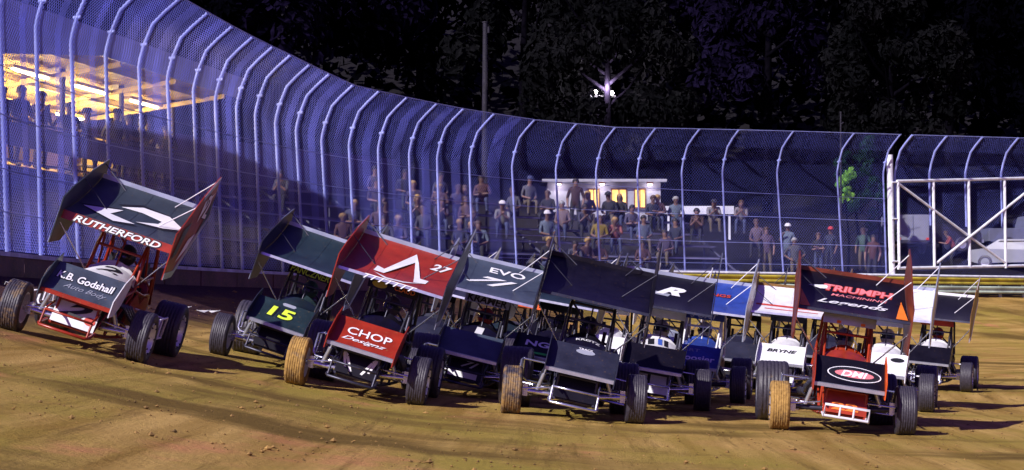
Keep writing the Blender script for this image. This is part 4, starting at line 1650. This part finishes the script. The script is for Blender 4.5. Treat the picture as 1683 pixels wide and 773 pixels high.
CARS.append(build_car(1066, 29.0, -6, 7, 'black winged car with white cockpit panels right of the black car', brace='dark', wing='black', nose='black', board='char', boardr='black', hood='white', plate='black', visor='white', panel='white', bumper=1, edge='silver',
    texts=[('wing', 'R', .05, 1.0, .5, .36, 'lettw', .05, .5)], decals=[('wing', [[(-.28, .78), (.02, .74), (.06, .86), (-.22, .92)]], 'greyp', .006), ('hood', [[(-.16, .58), (-.06, .58), (-.08, .93), (-.18, .93)], [(.10, .58), (.17, .58), (.15, .93), (.08, .93)]], 'lettk', .005),
            ('hood', [[(.0, .58), (.07, .58), (.05, .93), (-.02, .93)]], 'bluep', .006), ('panel', [[(-.06, .04), (-.01, .04), (-.01, .33), (-.06, .33)]], 'lettk', .006)], mud=(.05, .02, .02, .02)))
CARS.append(build_car(1134, 32.3, -11, 5, 'blue winged car with a white nerf bar, left of the white car', wing='blue', nose='blue', board='silver', boardr='char', hood='blue', plate='blue', edge2='blue', visor='blue', panel='black', bumper=0, edge='silver', nerf='whitet', frame='whitet', tailc='brown', side='brown',
    texts=[('wing', 'WINGS', .10, 1.05, .60, .13, 'redp', .02, 0, 'lettk'), ('nose', 'Hoosier', .06, .28, .66, .17, 'lettw', .02, 0), ('nose', 'KART', -.10, .50, .4, .08, 'greyp', .01, 0), ('visor', '5 GMT', .0, .075, .5, .10, 'lettw', .02, .2)]))
CARS.append(build_car(1280, 37.0, -12, 4, 'white winged car left of and behind the orange framed car', wing='white', nose='white', board='brown', boardr='brown', hood='white', plate='white', visor='char', panel='white', bumper=1, edge='brown', tailc='white', side='white',
    texts=[('nose', 'BRYNE', .0, .44, .6, .10, 'lettk', .03, .3)], decals=[('wing', [[(-.7, .55), (.7, .50), (.7, .62), (-.7, .66)], [(-.5, .30), (.6, .28), (.6, .33), (-.5, .36)]], 'redp', .006)]))
ovals = [('nose', [ell(.06, .32, .36, .17)], 'lettw', .003), ('nose', [ell(.06, .32, .345, .155)], 'lettk', .005), ('nose', [ell(.06, .32, .26, .085)], 'pink', .007)]
CARS.append(build_car(1382, 24.8, -6, 6.5, 'black winged car with orange frame in the right foreground', wing='black', nose='black', board='maroon', boardr='maroon', plate='brick', hood='brick', frame='brick', visor='silver', panel='brick', side='black', bumper=0, edge='maroon', edge2='orange',
    texts=[('wing', 'TRIUMPH', .10, 1.12, .98, .22, 'pink', .03, .2, 'redp'), ('wing', 'MACHINING', .10, .86, .8, .10, 'pink', .01, .3), ('wing', 'Legends', .0, .50, 1.0, .27, 'lettw', .02, .5), ('nose', 'DMI', .06, .32, .36, .14, 'lettw', .03, .3), ('panel', '22', .0, .10, .36, .11, 'orp', .03, 0)],
    decals=ovals + [('wing', [[(-.62, 1.12), (-.36, 1.20), (-.30, 1.08), (-.45, 1.04)]], 'lettw', .006), ('wing', [[(-.745, .05), (-.60, .05), (-.72, .95)]], 'orp', .005), ('wing', [[(.745, .05), (.58, .05), (.70, .98)]], 'orp', .005), ('visor', [[(-.18, .01), (.22, .01), (.22, .05), (-.18, .05)]], 'orp', .006)],
    mud=(.52, .05, .10, .02), rock=1))
CARS.append(build_car(1440, 31.6, -15, 4, 'white winged car directly behind the orange framed car', wing='white', nose='white', board='silver', boardr='brown', hood='white', plate='white', visor='silver', panel='char', bumper=1, edge='silver', nerf='whitet', decals=[('nose', [ell(.30, .48, .12, .06)], 'lettk', .006)]))
CARS.append(build_car(1524, 41.0, -18, 4, 'last black winged car with a white cockpit panel and brown side board', wing='black', nose='black', board='brown', boardr='black', hood='white', plate='black', visor='redp', panel='silver', bumper=1, edge='white', nerf='whitet'))
CARS.append(build_car(672, 33.5, -9, 5, 'dark car showing only its wing above the red car', wing='char', nose='char', board='char', panel='black', bumper=1, visor='black'))
CARS.append(build_car(806, 37.0, -9, 5, 'dark green winged car behind the blue grey 71 car', wing='teal', nose='teal', board='silver', boardr='black', panel='black', bumper=1, visor='orp', lip='orange'))
CARS.append(build_car(985, 39.0, -10, 4, 'car with white side board tips behind the wing of the black car', wing='white', nose='white', board='white', boardr='silver', panel='black', bumper=1, visor='white'))
CARS.append(build_car(1085, 42.0, -10, 4, 'car with white side boards behind the black winged car with white panels', wing='white', nose='silver', board='white', boardr='white', panel='black', bumper=1, visor='white'))
CARS.append(build_car(1205, 38.5, -11, 4, 'charcoal car hidden between the blue car and the white car', wing='char', nose='char', board='char', panel='black', bumper=1, visor='black', brace='dark'))
CARS.append(build_car(1345, 43.5, -14, 4, 'dark car almost hidden behind the orange framed car and the white cars', wing='black', nose='char', board='char', panel='black', bumper=1, visor='black', brace='dark'))
CARS.append(build_car(880, 44.0, -9, 4, 'rearmost dark car glimpsed above the wing of the blue grey 71 car', wing='char', nose='black', board='char', panel='black', bumper=1, visor='black', brace='dark'))


# ------------------------------------------------------------------ people
def skin_mesh(name, joints, edges, sub=1):
    """joints: name -> (x, y, z, radius, material index); one continuous skinned surface, coloured by nearest bone"""
    names = list(joints)
    idx = {n: i for i, n in enumerate(names)}
    me = bpy.data.meshes.new('tmp')
    me.from_pydata([joints[n][:3] for n in names], [(idx[a], idx[b]) for a, b in edges], [])
    o = bpy.data.objects.new('tmp', me)
    COL.objects.link(o)
    md = o.modifiers.new('skin', 'SKIN')
    if not me.skin_vertices:
        bm = bmesh.new(); bm.from_mesh(me); bm.verts.layers.skin.verify(); bm.to_mesh(me); bm.free()
    sv = me.skin_vertices[0].data
    for i, n in enumerate(names):
        r = joints[n][3]
        sv[i].radius = (r, r) if not isinstance(r, tuple) else r
        sv[i].use_root = (n == 'pelvis')
    sm = o.modifiers.new('sub', 'SUBSURF')
    sm.levels = sub
    dg = bpy.context.evaluated_depsgraph_get()
    dg.update()
    out = bpy.data.meshes.new_from_object(o.evaluated_get(dg))
    bpy.data.objects.remove(o)
    bpy.data.meshes.remove(me)
    out.name = name
    segs = []
    for a, b in edges:
        A, B = Vector(joints[a][:3]), Vector(joints[b][:3])
        segs.append((A, B, joints[b][4], joints[b][3] if not isinstance(joints[b][3], tuple) else joints[b][3][0]))
    while len(out.materials) < 4:
        out.materials.append(None)
    for p in out.polygons:
        c = p.center
        best, bm_ = 1e9, 0
        for A, B, mi, r in segs:
            d = B - A
            t = max(0, min(1, (c - A).dot(d) / max(1e-9, d.length_squared)))
            q = (c - A - d * t).length - r
            if q < best:
                best, bm_ = q, mi
        p.material_index = bm_
        p.use_smooth = True
    return out


SHIRT, TROUSERS, SKIN, SHOE = 0, 1, 2, 3
HEAD_E = [('pelvis', 'spine'), ('spine', 'chest'), ('chest', 'neck'), ('neck', 'jaw'), ('jaw', 'face'), ('face', 'crown')]
LIMB_E = []
for s_ in 'LR':
    LIMB_E += [('chest', 'sho' + s_), ('sho' + s_, 'elb' + s_), ('elb' + s_, 'wri' + s_), ('wri' + s_, 'han' + s_), ('han' + s_, 'fin' + s_),
               ('pelvis', 'hip' + s_), ('hip' + s_, 'kne' + s_), ('kne' + s_, 'ank' + s_), ('ank' + s_, 'toe' + s_)]


def pose(torso, arms, legs):
    """torso: (pelvis, spine, chest, neck, head centre); arms: {L,R: (elbow, wrist)}; legs: {L,R: (knee, ankle)}; faces -y"""
    pv, sp, ch, nk, hd = [Vector(v) for v in torso]
    up = (hd - nk).normalized()
    J = {'pelvis': (*pv, .145, TROUSERS), 'spine': (*sp, .135, SHIRT), 'chest': (*ch, (.165, .14), SHIRT), 'neck': (*nk, .058, SKIN),
         'jaw': (*(hd - up * .07 + Vector((0, -.015, 0))), .075, SKIN), 'face': (*(hd + up * .03), .098, SKIN), 'crown': (*(hd + up * .10 + Vector((0, .01, 0))), .07, SKIN)}
    for k, sx in (('L', 1), ('R', -1)):
        e, w = [Vector(v) for v in arms[k]]
        d = (w - e).normalized()
        J['sho' + k] = (ch.x + sx * .175, ch.y + .01, ch.z + .06, .072, SHIRT)
        J['elb' + k] = (*e, .048, SHIRT)
        J['wri' + k] = (*w, .034, SKIN)
        J['han' + k] = (*(w + d * .07), .042, SKIN)
        J['fin' + k] = (*(w + d * .15 + Vector((-sx * .02, -.01, 0))), .022, SKIN)
        kn, an = [Vector(v) for v in legs[k]]
        J['hip' + k] = (pv.x + sx * .095, pv.y, pv.z - .04, .098, TROUSERS)
        J['kne' + k] = (*kn, .066, TROUSERS)
        J['ank' + k] = (*an, .046, TROUSERS)
        J['toe' + k] = (an.x + sx * .02, an.y - .17, an.z - .035, .038, SHOE)
    return J


def mir(p): return {'L': p, 'R': tuple((-v[0], v[1], v[2]) for v in p)}


STAND = [(0, 0, .95), (0, .01, 1.14), (0, 0, 1.36), (0, -.01, 1.50), (0, -.03, 1.63)]
STL = mir(((.11, -.02, .50), (.12, .03, .09)))
SIT = [(0, 0, .12), (0, -.02, .32), (0, -.05, .54), (0, -.09, .69), (0, -.13, .82)]
SIT_F = [(0, 0, .12), (0, -.08, .31), (0, -.20, .50), (0, -.29, .61), (0, -.36, .73)]
SITL = mir(((.14, -.44, .14), (.14, -.42, -.30)))
POSES = {
    'stand': pose(STAND, mir(((.27, .03, 1.12), (.25, -.10, .88))), STL),
    'hips': pose(STAND, mir(((.38, .06, 1.15), (.19, -.05, .98))), STL),
    'crossed': pose(STAND, {'L': ((.27, -.05, 1.12), (-.06, -.22, 1.20)), 'R': ((-.27, -.05, 1.12), (.06, -.20, 1.15))}, STL),
    'drink': pose(STAND, {'L': ((.27, .02, 1.12), (.22, -.14, .92)), 'R': ((-.26, -.10, 1.14), (-.10, -.25, 1.36))}, STL),
    'lean': pose([(0, .12, .93), (0, .03, 1.11), (0, -.08, 1.30), (0, -.17, 1.42), (0, -.24, 1.54)], mir(((.25, -.22, 1.10), (.16, -.42, 1.14))), STL),
    'sit': pose(SIT, mir(((.25, -.05, .30), (.14, -.30, .24))), SITL),
    'sit_elbows': pose(SIT_F, mir(((.20, -.36, .27), (.05, -.46, .42))), SITL),
    'sit_fold': pose(SIT, {'L': ((.26, -.12, .30), (-.04, -.28, .36)), 'R': ((-.26, -.12, .30), (.05, -.26, .31))}, SITL),
    'drive': pose([(0, 0, .12), (0, .02, .30), (0, .03, .52), (0, .0, .68), (0, -.02, .80)], mir(((.27, -.16, .38), (.15, -.36, .46))), mir(((.12, -.42, .18), (.12, -.80, .06)))),
}
BODY = {k: skin_mesh('body_' + k, v, HEAD_E + LIMB_E) for k, v in POSES.items()}
HEADC = {k: Vector((v['face'][0], v['face'][1], v['face'][2])) for k, v in POSES.items()}

cloth = objcol('shirt_cloth')
skin_ms = [paint('skin_fair', (0.17, 0.095, 0.08), 0.6), paint('skin_tan', (0.12, 0.065, 0.05), 0.6), paint('skin_shaded', (0.10, 0.055, 0.04), 0.6)]  # crowd's dim light put into the skin colours; last carries the silhouettes' shade
trs = [paint('denim', (0.035, 0.045, 0.11), 0.85, 0, 0.4, 9), paint('black_cloth', (0.012, 0.012, 0.018), 0.9, 0, 0.3, 9), paint('khaki_cloth', (0.09, 0.07, 0.05), 0.85, 0, 0.3, 9)]
shoe = paint('shoe', (0.03, 0.025, 0.03), 0.6)
hairs = [paint('hair_dark', (0.015, 0.010, 0.010), 0.6, 0, 0.4, 30), paint('hair_brown', (0.06, 0.03, 0.015), 0.6, 0, 0.4, 30), paint('hair_blond', (0.32, 0.20, 0.07), 0.6, 0, 0.4, 30), paint('hair_grey', (0.3, 0.3, 0.32), 0.6, 0, 0.4, 30)]


def cap_mb():
    mb = MB()
    mb.lathe([(.01, .112), (.04, .112), (.09, .095), (.125, .055), (.135, .001)], (0, 0, 0), 'z', 16)
    mb.sheet(lambda u, v: (-.085 + .17 * u, -.095 - .095 * v * math.sin(math.pi * (.12 + .76 * u)) , .02 - .02 * v), 8, 3, .008)
    return mb


def hair_mb(long=False):
    vs, fs = [], []
    n, m = 14, 7
    for j in range(m + 1):
        ph = math.pi * .62 * j / m
        for i in range(n):
            a = 2 * math.pi * i / n
            r = .108 + .012 * math.sin(5 * a + j)
            front = max(0, -math.sin(a))
            z = math.cos(ph) * .118 + front * .055 * (j / m)
            if long and front < .3: z -= .12 * (j / m) ** 2
            vs.append((math.cos(a) * math.sin(ph) * r, math.sin(a) * math.sin(ph) * r * (1.06 - .03 * front), z + .02))
    for j in range(m):
        for i in range(n):
            i2 = (i + 1) % n
            fs.append((j * n + i, j * n + i2, (j + 1) * n + i2, (j + 1) * n + i))
    return MB().add(vs, fs, True)


def hat_mb():
    mb = MB()
    mb.lathe([(.03, .001), (.03, .11), (.015, .19), (.022, .20), (.04, .12), (.10, .105), (.13, .08), (.135, .001)], (0, 0, 0), 'z', 18)
    return mb


PR = random.Random(44)


def person(pos, rz, pz, shirt, label, top='hair', tc=0, sk=0, tr=0, group=None, scale=1.0):
    root = empty('person', M=Matrix.Translation(pos) @ Matrix.Rotation(rz + PR.uniform(-.35, .35), 4, 'Z') @ Matrix.Rotation(PR.uniform(-.07, .07), 4, 'Y') @ Matrix.Diagonal((scale * PR.uniform(.98, 1.12), scale * PR.uniform(.98, 1.10), scale * PR.uniform(.95, 1.05), 1)))
    tag(root, label, 'person', group)
    b = link('body', BODY[pz], [cloth, trs[tr], skin_ms[sk], shoe], root)
    b.color = (*[c * .27 for c in shirt], 1)  # shirt colours scaled down so they carry the crowd's dim light
    h = HEADC[pz]
    if top == 'cap':
        c = link('cap', cached('cap', cap_mb), cloth, root, Matrix.Translation(h + Vector((0, .0, .025))))
        c.color = (*tc, 1)
    elif top == 'hat':
        c = link('hat', cached('hat', hat_mb), cloth, root, Matrix.Translation(h + Vector((0, .0, .02))))
        c.color = (*tc, 1)
    else:
        link('hair', cached('hair%d' % (top == 'long'), lambda: hair_mb(top == 'long')), hairs[tc], root, Matrix.Translation(h + Vector((0, .012, -.01))))
    return root


def facing(P):
    """turn of someone at P who looks at the cars"""
    d = Vector((1.0, 27.0)) - Vector((P[0], P[1]))
    return math.atan2(d.x, -d.y)


NAVY, BLK, PUR, GRY = (.03, .04, .12), (.012, .012, .02), (.12, .08, .22), (.18, .18, .25)
WHT, COR, RED, YEL, LBL = (.62, .60, .68), (.75, .20, .18), (.40, .03, .03), (.55, .38, .03), (.30, .40, .62)

# spectators one can pick out: photo column, row (None = standing on the ground behind the fence), pose, shirt, label, top, top colour
SEATED = [
    (826, 3, 'sit_elbows', WHT, 'spectator in white bent forward on the bleacher left of the white building', 'cap', WHT),
    (846, 4, 'sit', GRY, 'spectator in grey shirt beside the one bent forward in white', 'hair', 1),
    (868, 5, 'sit', (.25, .25, .35), 'spectator in striped grey top high on the dim bleacher end', 'cap', NAVY),
    (806, 5, 'sit_fold', (.18, .05, .06), 'spectator in dark red top high on the dim bleacher', 'hair', 0),
    (790, 1, 'sit', LBL, 'spectator in pale blue low on the dim bleacher', 'hair', 1),
    (900, 2, 'sit', LBL, 'spectator in pale blue shirt at the left end of the right bleacher', 'cap', WHT),
    (926, 3, 'sit', (.5, .35, .42), 'spectator in pinkish shirt left of the dark red standing figure', 'hair', 3),
    (958, 3, 'sit_elbows', (.10, .10, .2), 'spectator in dark navy leaning forward below the building wall', 'hair', 0),
    (966, 4, 'sit', (.26, .24, .40), 'spectator in lavender shirt in front of the left lit window', 'long', 2),
    (1012, 2, 'sit_elbows', COR, 'spectator in bright coral shirt low in front of the white building', 'hair', 2),
    (985, 2, 'sit', YEL, 'spectator in yellow top beside the coral shirt', 'hair', 1),
    (996, 4, 'sit', BLK, 'spectator in black in front of the middle lit window', 'cap', BLK),
    (1038, 3, 'sit_fold', (.16, .14, .3), 'spectator in dark violet jacket below the right lit window', 'hair', 0),
    (1072, 4, 'sit', NAVY, 'broad spectator in navy at the right end of the white building', 'hair', 1),
    (1060, 2, 'sit', (.2, .25, .45), 'spectator in blue jeans jacket right of the coral shirt', 'hair', 0),
    (1112, 4, 'sit', LBL, 'spectator in pale shirt in front of the left end of the long white board', 'hair', 3),
    (1148, 3, 'sit_elbows', (.10, .03, .03), 'spectator in dark maroon hunched below the long white board', 'hair', 0),
    (1172, 4, 'sit_elbows', WHT, 'spectator in white shirt at the right end of the long white board', 'cap', BLK),
    (1218, 4, 'sit_elbows', (.55, .48, .55), 'spectator in pale top with hands at the mouth right of the long white board', 'long', 1),
    (1246, 2, 'sit', (.3, .2, .3), 'spectator in mauve at the right end of the bleacher', 'hair', 1),
    (1096, 1, 'sit', PUR, 'spectator in purple low beside the bleacher planks', 'hair', 0),
]
for i, (px, k, pz, sh, lab, tp, tc) in enumerate(SEATED):
    p = off_pt(px, seat_d(k), seat_z(k), True)
    person(p, facing(p), pz, sh, lab, tp, tc, i % 2, i % 3, 'spectators seated on the bleachers', 1.14)
STANDING = [
    (945, 3, 'stand', (.09, .015, .02), 'standing figure in dark red hood against the white building wall', 'hair', 0),
    (1308, 0.0, 'hips', GRY, 'spectator in grey shirt with hands on hips standing behind the fence', 'hair', 3),
    (1345, 0.6, 'crossed', BLK, 'spectator in black with folded arms right of the grey shirt', 'hair', 1),
    (1362, 1.2, 'stand', NAVY, 'spectator in navy next to the thin metal pole', 'cap', RED),
    (1262, 0.8, 'stand', (.2, .12, .25), 'spectator in mauve standing left of the grey shirt', 'hair', 1),
    (1292, 1.3, 'drink', LBL, 'spectator in pale blue drinking just behind the grey shirt', 'cap', WHT),
    (1432, 0.5, 'stand', (.20, .05, .06), 'spectator in dark red standing left of the gate post', 'hair', 0),
    (1418, 1.4, 'stand', (.12, .25, .2), 'spectator in dull green in front of the lit green tree', 'hair', 1),
]
for i, (px, k, pz, sh, lab, tp, tc) in enumerate(STANDING):
    if k == 3:
        p = off_pt(px, seat_d(3) + .42, seat_z(3) + .05, True)
    else:
        p = off_pt(px, 1.8 + k * 1.6, 0, True)
        p.z = gz(p.x, p.y)
    person(p, facing(p), pz, sh, lab, tp, tc, i % 2, (i + 1) % 3, 'spectators standing behind the fence', 1.08)
# the dim crowd of the middle bleacher: nothing tells these apart
rnd = random.Random(3)
for k in range(1, 6):
    for px in range(462, 778, 22):
        if rnd.random() < (.22 if px < 620 else .46):
            p = off_pt(px + rnd.uniform(-7, 7), seat_d(k), seat_z(k), True)
            sh = rnd.choice([NAVY, BLK, PUR, (.16, .05, .07), (.12, .12, .2), (.22, .10, .12)])
            person(p, facing(p) + rnd.uniform(-.3, .3), rnd.choice(['sit', 'sit_elbows', 'sit_fold']), sh, 'dim figure seated in the crowd on the dark middle bleacher', rnd.choice(['hair', 'hair', 'long']), rnd.randrange(3), rnd.randrange(2), rnd.randrange(2), 'dim crowd on the middle bleacher', 1.14)
for k in range(0, 5):
    for px in range(895, 1262, 24):
        if rnd.random() < .30 and all(abs(px - a[0]) > 13 or abs(k - a[1]) > 1 for a in SEATED):
            p = off_pt(px + rnd.uniform(-6, 6), seat_d(k), seat_z(k), True)
            sh = rnd.choice([NAVY, BLK, PUR, (.16, .05, .07), (.10, .10, .18)])
            person(p, facing(p) + rnd.uniform(-.4, .4), rnd.choice(['sit', 'sit_elbows', 'sit_fold']), sh, 'dark indistinct figure seated between the brighter spectators on the right bleacher', rnd.choice(['hair', 'hair', 'long']), rnd.randrange(3), rnd.randrange(2), rnd.randrange(2), 'dark figures on the right bleacher', 1.12)
# silhouettes at the grandstand rail, their shade put into a darker skin colour
RAIL = [
    (8, 'stand', 'hair', 'silhouetted figure at the grandstand rail by the left photo edge'),
    (33, 'crossed', 'hair', 'silhouetted figure with folded arms left of the first tall fence post'),
    (64, 'drink', 'hair', 'figure raising a drink right behind the first tall fence post'),
    (104, 'hips', 'cap', 'silhouetted figure in a cap with hands on hips at the grandstand rail'),
    (147, 'lean', 'hat', 'silhouetted figure in a brimmed hat leaning on the grandstand rail'),
    (184, 'stand', 'cap', 'slim silhouetted figure between the brimmed hat and the tall figure'),
    (208, 'crossed', 'hair', 'tall broad silhouetted figure in the middle of the grandstand rail'),
    (222, 'lean', 'hair', 'bent silhouetted figure beside the tall broad one'),
    (248, 'stand', 'hair', 'silhouetted figure right of the tall broad one'),
    (275, 'lean', 'cap', 'last silhouetted figure at the right of the grandstand rail'),
]
for i, (px, pz, tp, lab) in enumerate(RAIL):
    # where the sight line of this column crosses the rail line
    k = (px - W0 / 2) / FPX
    o2 = GS_E + GS_W * .55
    t = (k * o2.y - o2.x) / (GS_U.x - k * GS_U.y)
    q = o2 + GS_U * t
    sc = 1.06 if 'tall' in lab else 1.0
    person((q.x, q.y, 4.97), facing(q), pz, [BLK, NAVY, PUR, BLK, NAVY][i % 5], lab, tp, (BLK if tp in ('cap', 'hat') else 0), 2, 1, 'silhouettes at the grandstand rail', sc)


# ------------------------------------------------------------------ drivers
def helmet_mb():
    n, m = 18, 12
    vs, fs = [], []
    for j in range(m + 1):
        ph = math.pi * (.02 + .78 * j / m)
        for i in range(n):
            a = 2 * math.pi * i / n
            fr = max(0, -math.sin(a))
            r = .150
            z = math.cos(ph) * .152
            x = math.cos(a) * math.sin(ph) * r * .90
            y = math.sin(a) * math.sin(ph) * r * (1.06 + .16 * fr * max(0, -math.cos(ph)))
            vs.append((x, y, z))
    for j in range(m):
        for i in range(n):
            i2 = (i + 1) % n
            fs.append((j * n + i, (j + 1) * n + i, (j + 1) * n + i2, j * n + i2))
    fs.append(tuple(range(n)))
    return MB().add(vs, fs, True)


def visor_mb():
    return MB().sheet(lambda u, v: (math.cos(math.pi * (1.12 + .76 * u)) * .141 * (1 - .06 * v * v), math.sin(math.pi * (1.12 + .76 * u)) * .168 * (1 - .10 * v * v), -.035 + .085 * v), 12, 4, .008)


visor_m = paint('helmet_visor', (0.03, 0.04, 0.07), 0.08, 0.3, 0.2, 5)
HELM = [((.02, .02, .03), 'black'), ((.05, .12, .10), 'dark green'), ((.10, .08, .10), 'dark'), ((.55, .06, .05), 'red'), ((.03, .03, .05), 'black'), ((.1, .1, .12), 'dark'), ((.6, .6, .66), 'white'), ((.55, .55, .62), 'white'),
        ((.10, .10, .14), 'grey'), ((.35, .37, .45), 'silver'), ((.6, .6, .66), 'white'), ((.5, .05, .04), 'red')]
WHO = ['the red framed car marked 2', 'the teal car marked 15', 'the red arrowhead car', 'the blue grey car marked 71', 'the all black car', 'the car with the green stripe', 'the black car with white panels', 'the blue car',
       'the white car left of the orange one', 'the orange framed car', 'the white car behind the orange one', 'the last black winged car']
for i, (hc, hn) in enumerate(HELM):
    root_c, MBm = CARS[i]
    root = empty('person', M=MBm @ Matrix.Translation((0, 1.52, .44)))
    tag(root, 'driver in %s helmet at the wheel of %s' % (hn, WHO[i]), 'driver', 'drivers in the race cars')
    b = link('body', BODY['drive'], [cloth, cloth, cloth, shoe], root)
    b.color = (*[(.02, .02, .03), (.05, .05, .08), (.03, .03, .05), (.4, .4, .45)][i % 4], 1)
    he = link('helmet', cached('helmet', helmet_mb), cloth, root, Matrix.Translation(HEADC['drive'] + Vector((0, -.01, -.01))))
    he.color = (*hc, 1)
    link('visor', cached('hvisor', visor_mb), visor_m, he)
    link('neck_brace', cached('nbrace', lambda: MB().tube([(math.cos(a) * .13, math.sin(a) * .13, 0) for a in np.linspace(0, 6.283, 17)[:-1]], .035, 8, closed=True)), white_tube if i in (0, 2, 9) else black_part, root, Matrix.Translation(HEADC['drive'] + Vector((0, .03, -.17))))


# ------------------------------------------------------------------ pit area beyond the gate
glass = paint('vehicle_glass', (0.02, 0.025, 0.04), 0.1, 0, 0.2, 4)


def vehicle(px, Y, rz, colr, label, kind='pickup', cat='pickup', zoff=0.0):
    X = (px - W0 / 2) * Y / FPX
    z = gz(X, Y) + zoff
    root = empty('pickup_truck' if kind == 'pickup' else 'parked_car', M=Matrix.Translation((X, Y, z)) @ Matrix.Rotation(rz, 4, 'Z'))
    tag(root, label, cat, 'vehicles in the pit area')
    body_m = paint('vehicle_' + '_'.join('%02d' % int(c * 99) for c in colr), colr, 0.3, 0, 0.12, 3, dirt=0.05)
    if kind == 'pickup':
        prof = [(-2.6, .45), (-2.6, .85), (-2.5, 1.02), (-1.35, 1.12), (-.75, 1.72), (.55, 1.75), (.68, 1.15), (2.6, 1.12), (2.62, .5), (2.2, .42)]
        win = [(-1.18, 1.16), (-.72, 1.62), (.45, 1.65), (.52, 1.16)]
    else:
        prof = [(-2.2, .35), (-2.22, .62), (-2.0, .80), (-1.15, .92), (-.45, 1.40), (.75, 1.42), (1.45, 1.0), (2.15, .92), (2.2, .45), (1.8, .32)]
        win = [(-.95, .95), (-.42, 1.32), (.68, 1.34), (1.2, 1.0)]
    key = kind + '_body'

    def bm_():
        mb = MB()
        n = len(prof)
        half = .92
        vs = []
        for x, inset in ((-half, .06), (-half + .08, 0), (half - .08, 0), (half, .06)):
            for y, zz in prof:
                vs.append((x - math.copysign(max(0, zz - 1.05) * .22, x), y * (1 - inset * .25), zz - inset * .5 if zz > .6 else zz))
        fs = [tuple(range(n)), tuple(reversed(range(3 * n, 4 * n)))]
        for k in range(3):
            for i in range(n):
                fs.append((k * n + i, (k + 1) * n + i, (k + 1) * n + (i + 1) % n, k * n + (i + 1) % n))
        return mb.add(vs, fs)
    link('body', cached(key, bm_), body_m, root)
    for s in (-1, 1):
        link('side_window', cached('%s_win%d' % (kind, s), lambda: MB().prism(win, 'x', s * .835, s * .86)), glass, root)
        for y in (prof[0][0] * .62, prof[-2][0] * .62):
            wh = link('wheel', cached('vtyre', lambda: MB().lathe([(-.11, .2), (-.12, .3), (-.08, .36), (.08, .36), (.12, .3), (.11, .2)], (0, 0, 0), 'x', 20)), MATS['tyre'], root, Matrix.Translation((s * .82, y, .36)))
            wh.color = (0, 0, 0, 1)
            link('rim', cached('vrim%d' % s, lambda: MB().lathe([(s * .09, .21), (s * .06, .12), (s * .09, .001)], (0, 0, 0), 'x', 16)), alu, wh)
        link('headlight', cached('%s_hl%d' % (kind, s), lambda: MB().box((s * .68, prof[1][0] + .02, prof[1][1] - .06), (.34, .06, .16))), alu, root)
    link('windscreen', cached('%s_ws' % kind, lambda: MB().prism([(prof[3][0] + .06, prof[3][1] + .05), (prof[4][0] + .01, prof[4][1] - .06), (prof[4][0] - .02, prof[4][1] - .04), (prof[3][0] + .03, prof[3][1] + .07)], 'x', -.66, .66)), glass, root)
    link('bumper', cached('%s_bp' % kind, lambda: MB().box((0, prof[0][0] - .04, prof[0][1] + .06), (1.7, .12, .16))), alu, root)
    return root


PITZ = gz(*off_pt(1600, 6, 0)[:2])
vehicle(1676, 84, R(62), (.24, .25, .31), 'white parked car low behind the right bays of the gate', 'car', 'car')
vehicle(1515, 85, R(100), (.02, .02, .03), 'black pickup truck parked behind the left bays of the gate', 'pickup', 'pickup')
vehicle(1700, 90, R(95), (.12, .13, .19), 'pale pickup truck behind the white parked car', 'pickup', 'pickup')


def trailer():
    Y = 84.0
    X = (1488 - W0 / 2) * Y / FPX
    root = empty('cargo_trailer', M=Matrix.Translation((X, Y, gz(X, Y))) @ Matrix.Rotation(R(4), 4, 'Z'))
    tag(root, 'white box trailer behind the gate post', 'trailer', 'vehicles in the pit area')
    wm = paint('trailer_white', (.22, .23, .30), .45, 0, .15, 2, dirt=.06)
    part('box', MB().box((0, 0, 1.12), (1.5, 2.6, 1.2)), wm, root)
    for x in (-.37, .37):
        part('door', MB().box((x, -1.32, 1.12), (.70, .04, 1.1)), wm, root)
        part('tail_light', MB().box((x * 1.75, -1.345, .62), (.14, .03, .1)), COLS['redp'], root)
    for s in (-1, 1):
        wh = link('wheel', cached('vtyre', lambda: MB()), MATS['tyre'], root, Matrix.Translation((s * .88, .3, .36)))
        wh.color = (0, 0, 0, 1)
    part('axle', MB().tube([(-.85, .3, .36), (.85, .3, .36)], .05, 8), steel, root)
    part('frame', MB().box((0, 0, .46), (1.4, 2.6, .1)), steel, root)


trailer()
p = off_pt(1564, 5.0, 0, True)
p.z = gz(p.x, p.y)
person(p, facing(p) - 1.2, 'lean', (.72, .12, .10), 'crew member in bright red shirt leaning behind the crossed gate braces', 'hair', 1, 0, 1)
